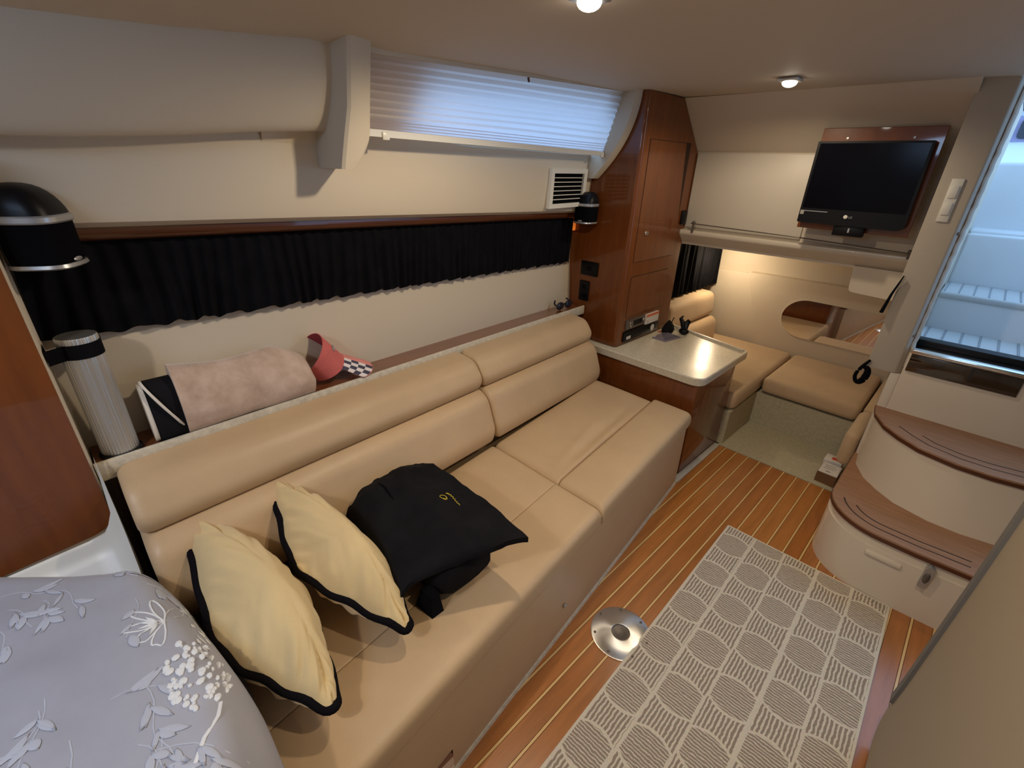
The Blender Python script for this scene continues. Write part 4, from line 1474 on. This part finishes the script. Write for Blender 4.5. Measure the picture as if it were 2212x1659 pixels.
# ================================================================== ON THE SHELF
root = thing('plush_blanket', H(-1.49, 0.25, 0.712), 'folded blush plush blanket with a black lined end on the shelf', 'blanket')
mb = MB()
rows = []
for k in range(26):
    t = k / 25
    y = 0.118 + 0.325 * t
    hgt_ = 0.170 - 0.012 * math.sin(t * 5) + 0.010 * math.sin(t * 3 + 2) - 0.055 * max(0, (t - 0.72) / 0.28) ** 1.3
    x2a, x2b = -1.449, -1.535
    z0_ = 0.7125
    hgt_ -= 0.006
    zt = z0_ + hgt_
    ends = 1 - 0.06 * max(0, 1 - t * 9)
    prof = [(x2a + 0.012, z0_ + 0.022), (x2a + 0.020 + 0.008 * math.sin(t * 9), z0_ + 0.06), (x2a + 0.006, z0_ + hgt_ * 0.62), (x2a - 0.018, zt - 0.022), (x2a - 0.045, zt),
            (x2b + 0.012, zt - 0.006), (x2b, zt - 0.03), (x2b, z0_ + 0.02), (x2b + 0.01, z0_), (x2a - 0.01, z0_)]
    prof = fillet(prof, 0.012, 2)
    ring = []
    for x, z in prof:
        q = noise.noise(Vector((x * 30, y * 18, z * 18))) * 0.004
        ring.append(H(x + q, y, z + q * 0.6 if z > z0_ + 0.03 else z))
    rows.append(ring)
mb.loft(rows)
mb.build('plush_body', M['plush'], root, True, 70)


def oval_end(y0, y1, s, m, nm, cz=0.783, cx=-1.487):
    rr = []
    for y in (y0, y1):
        rr.append([H(cx + 0.040 * s * math.copysign(abs(math.cos(a)) ** 0.7, math.cos(a)) + 0.012 * math.sin(a) * -1, y, cz + 0.073 * s * math.sin(a)) for a in [2 * math.pi * k / 26 for k in range(26)]])
    MB().loft(rr).build(nm, m, root, True, 40)


oval_end(0.062, 0.122, 1.0, M['black_garment'], 'black_lining')
oval_end(0.052, 0.0605, 0.92, M['piping'], 'pale_end')
MB().tube([H(-1.487 + 0.046 * math.cos(a), 0.094 - 0.034 * math.sin(a * 1.0), 0.785 + 0.074 * math.sin(a)) for a in [(-0.9 + 2.6 * k / 16) for k in range(17)]], 0.0032, 6).build('white_piping', M['piping'], root)
root = thing('sun_visor', H(-1.49, 0.53, 0.712), 'faded pink sun visor with a chequered brim on the shelf', 'visor')
ax = Vector((0.16, -0.55, 0.82)).normalized()
e1 = Vector((1, 0, 0))
e1 = (e1 - ax * e1.dot(ax)).normalized()
e2 = ax.cross(e1).normalized()
vc_ = Vector((-1.345, 0.505, 0.828))


def band(u, v, rr=1.0):
    a = -2.5 + 5.0 * u
    dirv = e2 * math.cos(a) * 0.062 - e1 * math.sin(a) * -0.058
    hh = 0.024 + 0.034 * max(0, math.cos(a * 0.62))
    return vc_ + dirv * rr * (1 - 0.10 * v) + ax * (hh * (v - 0.35) * 2.0)


vs = [band(i / 40, j / 5) for j in range(6) for i in range(41)]
vs2 = [band(i / 40, j / 5, 0.965) for j in range(6) for i in range(41)]
g1 = [[j * 41 + i, j * 41 + i + 1, (j + 1) * 41 + i + 1, (j + 1) * 41 + i] for j in range(5) for i in range(40)]
mb = MB()
mb.add(vs, g1)
mb.cur = 1
mb.add(vs2, [q[::-1] for q in g1])
mb.cur = 0
for i in range(40):
    mb.add([vs[i], vs[i + 1], vs2[i + 1], vs2[i]], [[0, 1, 2, 3]])
    k_ = 5 * 41
    mb.add([vs[k_ + i], vs[k_ + i + 1], vs2[k_ + i + 1], vs2[k_ + i]], [[0, 1, 2, 3]])
mb.build('head_band', [M['pink'], M['pink_dark']], root, True, 60, recalc=False)


def brim(u, v):
    a = -1.15 + 2.3 * u
    inner = vc_ + e2 * math.cos(a) * 0.062 + e1 * math.sin(a) * 0.058 + ax * (-0.034)
    outd = Vector((0.30 + 0.35 * math.sin(a), 0.90, -0.42))
    ln = 0.088 * math.cos(a * 0.75)
    p = inner + outd * ln * v
    p.z -= 0.012 * v - 0.008 * math.cos(a) * v
    p.z = max(p.z, 0.776)
    return p


nb, nv_ = 24, 8
mb = MB()
vs = [brim(i / nb, j / nv_) for j in range(nv_ + 1) for i in range(nb + 1)]
vsb = [p - ax * 0.003 for p in vs]
g1 = [[j * (nb + 1) + i, j * (nb + 1) + i + 1, (j + 1) * (nb + 1) + i + 1, (j + 1) * (nb + 1) + i] for j in range(nv_) for i in range(nb)]
for q in g1:
    i, j = q[0] % (nb + 1), q[0] // (nb + 1)
    side_chk = i >= nb * 0.66
    mb.cur = (1 + (i // 2 + j // 2) % 2) if side_chk else 0
    mb.add([vs[k] for k in q], [[0, 1, 2, 3]])
    mb.cur = 0
    mb.add([vsb[k] for k in q], [[3, 2, 1, 0]])
mb.build('chequered_brim', [M['pink_brim'], M['check_w'], M['check_k']], root, False, recalc=False)
for k in range(3):
    p = band(0.56 + 0.028 * k, 0.55, 1.02)
    MB().ell(p, (0.004, 0.004, 0.005)).build('stitched_letter', M['grey_ink'], root)
root = thing('sunglasses', H(-1.495, 1.87, 0.712), 'dark sunglasses lying at the far end of the shelf', 'sunglasses')
gc = H(-1.497, 1.86, 0.7135)
for dy in (-0.034, 0.034):
    MB().ell(gc + Vector((0.006, dy, 0.022)), (0.010, 0.030, 0.021), 16, 10).build('lens', M['dark_glass'], root)
MB().tube([gc + Vector((0.010, -0.012, 0.030)), gc + Vector((0.014, 0, 0.033)), gc + Vector((0.010, 0.012, 0.030))], 0.004, 6).build('bridge', M['black'], root)
for dy in (-0.064, 0.064):
    MB().tube([gc + Vector((0.004, dy, 0.028)), gc + Vector((-0.012, dy * 0.95, 0.034)), gc + Vector((-0.022, dy * 0.7, 0.046))], 0.004, 6).build('temple', M['black'], root)

# aluminium table leg strapped to the near bulkhead
root = thing('pedestal_pole', (-1.236, -0.012, 0.7845), 'fluted aluminium table leg standing on the shelf behind a black strap', 'pole')
mb = MB()
rows = []
for z, s in ((0.788, 1), (0.9, 1), (1.0, 1), (1.060, 1), (1.064, 0.97)):
    ring = []
    for k in range(144):
        a = 2 * math.pi * k / 144
        r_ = 0.0335 * s + (0.0008 if (k // 2) % 2 else 0.0)
        ring.append((-1.236 + r_ * math.cos(a), -0.012 + r_ * math.sin(a), z))
    rows.append(ring)
mb.loft(rows)
mb.build('pole_tube', M['alu'], root, True, 20)
MB().lathe((-1.236, -0.012, 0.7845), [(0.040, 0), (0.040, 0.006), (0.036, 0.010)], 32).build('pole_foot', M['black'], root)
mb = MB()
for (r0, z0_, z1_) in ((0.036, 1.022, 1.052),):
    outer_ = []
    for k in range(17):
        a = -math.pi / 2 + math.pi * k / 16
        outer_.append((-1.236 + r0 * math.cos(a), -0.012 + r0 * math.sin(a)))
    outer_ = [(-1.236 - 0.02, -0.064)] + [(-1.195, -0.064)] + [(x, max(y, -0.064)) for x, y in outer_[4:]] + [(-1.30, 0.024)]
    inn = [(x * 1.0 - 0.0022, y) for x, y in outer_]
    mb.loft([[(x, y, z0_) for x, y in outer_] + [(x, y, z0_) for x, y in inn[::-1]], [(x, y, z1_) for x, y in outer_] + [(x, y, z1_) for x, y in inn[::-1]]])
tag(mb.build('hold_down_strap', M['black_cloth'], None, True, 40), 'black webbing strap round the top of the aluminium table leg', 'strap')

# ================================================================== NEAR END: WOODEN LOCKER, MOULDED BASE, FLOWERED CLOTH
root = thing('near_locker', (-1.3, -0.35, 0.4), 'glossy dark wood locker side with a cream moulded frame at the left edge', 'cabinet')
XN, YN = -1.160, -0.066
MB().box((-1.57, -0.80, 0.10), (XN - 0.004, YN, 1.40), 0.004).build('locker_carcass', M['wall'], root)
wp = fillet([(-0.80, 0.610), (-0.30, 0.628), (-0.068, 0.650), (-0.068, 1.40), (-0.80, 1.40)], [0, 0.1, 0.045, 0, 0], 8)
MB().prism(wp, 'x', XN - 0.006, XN + 0.003).build('wood_face', M['cherry'], root, True, 30)
mb = MB()
rows = []
cr = [(XN - 0.005, 0.825), (XN + 0.006, 0.80), (XN + 0.012, 0.70), (XN + 0.03, 0.640), (XN + 0.09, 0.580), (XN + 0.19, 0.50), (XN + 0.26, 0.40), (XN + 0.30, 0.30), (XN + 0.30, 0.20), (XN - 0.03, 0.20)]
crl = [(XN - 0.005, 0.640), (XN + 0.003, 0.632), (XN + 0.008, 0.62), (XN + 0.03, 0.600), (XN + 0.09, 0.560), (XN + 0.19, 0.50), (XN + 0.26, 0.40), (XN + 0.30, 0.30), (XN + 0.30, 0.20), (XN - 0.03, 0.20)]
for k in range(15):
    t = k / 14
    y = YN + 0.008 - 0.73 * t ** 1.6
    q = min(1, t * 5.5)
    q = 1 - (1 - q) ** 2.2
    dz = -0.030 * t
    rows.append([(a[0] + (b[0] - a[0]) * q, y, a[1] + (b[1] - a[1]) * q + dz) for a, b in zip(cr, crl)])
mb.loft(rows)
mb.build('moulded_frame', M['gel'] if False else M['white'], root, True, 50)

# flowered cloth over the dinette seat back
root = thing('flowered_cloth', (-0.72, -0.3, 0.42), 'grey blue sheer cloth with white embroidered flowers at the lower left corner', 'cloth')
random.seed(21)


def cl(x, y):
    """height of the cloth"""
    # distance inside from the right (+y) edge, the front (+x) edge
    ey = (0.020 + 0.018 * math.sin(x * 9 + 1)) - y
    exl = x + 0.985 - 0.86 * (y + 0.04)
    s = min(1, max(0, ey) / 0.085)
    hgt_ = 0.425 + 0.235 * (1 - (1 - s) ** 2.6) ** 0.6
    s2 = min(1, max(0, exl) / 0.06)
    hgt_ = hgt_ * (0.90 + 0.10 * (1 - (1 - s2) ** 2) ** 0.5)
    hgt_ += 0.012 * noise.noise(Vector((x * 5, y * 5, 1))) + 0.005 * noise.noise(Vector((x * 14, y * 14, 4)))
    return hgt_


mb = MB()
NX, NY = 70, 60
X0, X1, Y0, Y1 = -1.18, -0.30, -0.62, 0.036


def clv(u, v):
    y = Y1 + (Y0 - Y1) * v ** 1.5
    xl = max(-0.995 + 0.86 * (y + 0.04), -1.30)
    x = xl + (X1 - xl) * u
    return Vector((x, y, cl(x, y)))


mb.grid(clv, NX, NY)
top_n = len(mb.v)
mb.build('cloth_sheet', M['quilt'], root, True, 80)
MB().box((-0.84, -0.62, 0.10), (-0.31, -0.06, 0.56), 0.05, 3).build('seat_block', M['quilt'], root)


def onc(x, y, d=0.002):
    return Vector((x, y, cl(x, y) + d))


def stroke(pts, r, m='embroid2', nm='embroidered_stem'):
    P = [onc(x, y, r * 0.35) for x, y in pts]
    MB().tube(P, r, 6, flat=0.4).build(nm, M[m], root)


def petal(cx_, cy_, ang, ln, wd, m='embroid2', nm='embroidered_leaf'):
    mb_ = MB()
    n_ = 10
    left, right, mids = [], [], []
    for k in range(n_ + 1):
        t = k / n_
        w_ = wd * math.sin(math.pi * t) ** 0.8 * (1 - 0.3 * t)
        c0 = Vector((cx_ + ln * t * math.cos(ang), cy_ + ln * t * math.sin(ang)))
        nn = Vector((-math.sin(ang), math.cos(ang)))
        left.append(onc(*(c0 + nn * w_), 0.0012))
        right.append(onc(*(c0 - nn * w_), 0.0012))
        mids.append(onc(*c0, 0.0035))
    mb_.loft([[a, b, c] for a, b, c in zip(left, mids, right)], cap=False, closed=False)
    mb_.build(nm, M[m], root, True, 80, recalc=False)


# hydrangea head: cluster of little raised florets
for k in range(95):
    a, r_ = random.uniform(0, 6.283), 0.062 * math.sqrt(random.random())
    x, y = -0.668 + r_ * math.cos(a) * 1.15, -0.026 + r_ * math.sin(a) * 0.62
    if y > 0.014:
        y = 0.014 - random.random() * 0.02
    p = onc(x, y, 0.001)
    q = random.uniform(0.0035, 0.0075)
    MB().ell(p, (q, q * random.uniform(0.6, 1), 0.003), 7, 5).build('embroidered_floret', M['embroid'], root)
stroke([(-0.60, -0.010), (-0.575, -0.018), (-0.55, -0.040), (-0.52, -0.060)], 0.0030, 'embroid')
# outline blossom
bc = Vector((-0.800, -0.050))
for k in range(6):
    a0 = 0.4 + k * 0.66
    pts = []
    for j in range(13):
        t = j / 12
        r_ = 0.060 * math.sin(math.pi * t) ** 0.7 * (1 + 0.15 * math.sin(9 * t + k))
        aa = a0 + (t - 0.5) * 0.75
        pts.append((bc.x + r_ * math.cos(aa) * 1.0, min(0.008, bc.y + 0.008 - r_ * math.sin(aa) * 0.85)))
    stroke(pts, 0.0014, 'embroid', 'embroidered_outline')
for k in range(5):
    petal(bc.x, bc.y, -2.6 + k * 0.5, 0.026, 0.0035, 'embroid', 'embroidered_stamen')
# small dashes near the rolled edge
for k in range(16):
    x = -0.90 + 0.012 * k
    petal(x, 0.006 - 0.022 * random.random(), random.uniform(-0.2, 0.6), random.uniform(0.014, 0.026), 0.0028, 'embroid', 'embroidered_dash')
# sprays: a stem with small leaves along it
for k in range(34):
    for _t in range(30):
        bx, by = random.uniform(-1.25, -0.50), random.uniform(-0.36, -0.04)
        if bx > -0.95 + 0.86 * (by + 0.04) and (bx + 0.668) ** 2 + (by + 0.026) ** 2 * 2 > 0.0075 and (bx + 0.80) ** 2 + (by + 0.05) ** 2 > 0.004:
            break
    an = random.uniform(-0.5, 1.3)
    ln = random.uniform(0.06, 0.12)
    dx_, dy_ = math.cos(an), math.sin(an)
    st_ = [(bx + dx_ * ln * q / 5 + 0.006 * math.sin(q) * -dy_, min(0.0, by + dy_ * ln * q / 5 + 0.006 * math.sin(q) * dx_)) for q in range(6)]
    stroke(st_, 0.0011)
    for q in range(random.randint(3, 6)):
        t = random.uniform(0.2, 1.0)
        sd_ = random.choice((-1, 1))
        petal(bx + dx_ * ln * t, min(0.0, by + dy_ * ln * t), an + sd_ * random.uniform(0.3, 0.9), random.uniform(0.022, 0.045), random.uniform(0.004, 0.0085))

# ================================================================== NEAR RIGHT: TAUPE DOOR
root = thing('head_door', (0.23, 1.2, 0.0), 'taupe laminated door edge close to the camera at the right', 'door')
mb = MB()
dp = fillet([(1.262, 0.03), (1.255, 0.20), (1.215, 0.60), (1.205, 0.85), (1.20, 1.66), (-0.2, 1.66), (-0.2, 0.03)], [0.10, 0, 0, 0, 0, 0, 0], 8)
mb.prism(dp, 'x', 0.215, 0.245)
mb.build('door_leaf', M['door_panel'], root, True, 40)
mb = MB()
pa = [(1.268, 0.155), (1.250, 0.25), (1.222, 0.60), (1.211, 0.85), (1.206, 1.66)]
rows = []
for y, z in pa:
    rows.append([(0.208, y - 0.030, z), (0.208, y, z), (0.25, y + 0.004, z), (0.25, y - 0.03, z)])
mb.loft(rows)
mb.build('edge_strip', M['grey_dark'], root, True, 30, props={'label': 'dark grey edge strip of the door'})

# ================================================================== CEILING LIGHTS
for (x, y), lab in (((-0.70, 0.885), 'ceiling downlight at the top edge of the photo'), ((-0.68, 2.02), 'ceiling downlight in front of the television bulkhead')):
    root = thing('ceiling_downlight', (x, y, 1.703), 'small glowing ' + lab, 'light', 'ceiling downlights')
    MB().box((x - 0.034, y - 0.034, 1.690), (x + 0.034, y + 0.034, 1.7025), 0.006).build('bezel', M['alu'], root)
    MB().ell((x, y, 1.688), (0.024, 0.024, 0.014), 20, 10).build('lens', M['bulb'], root)
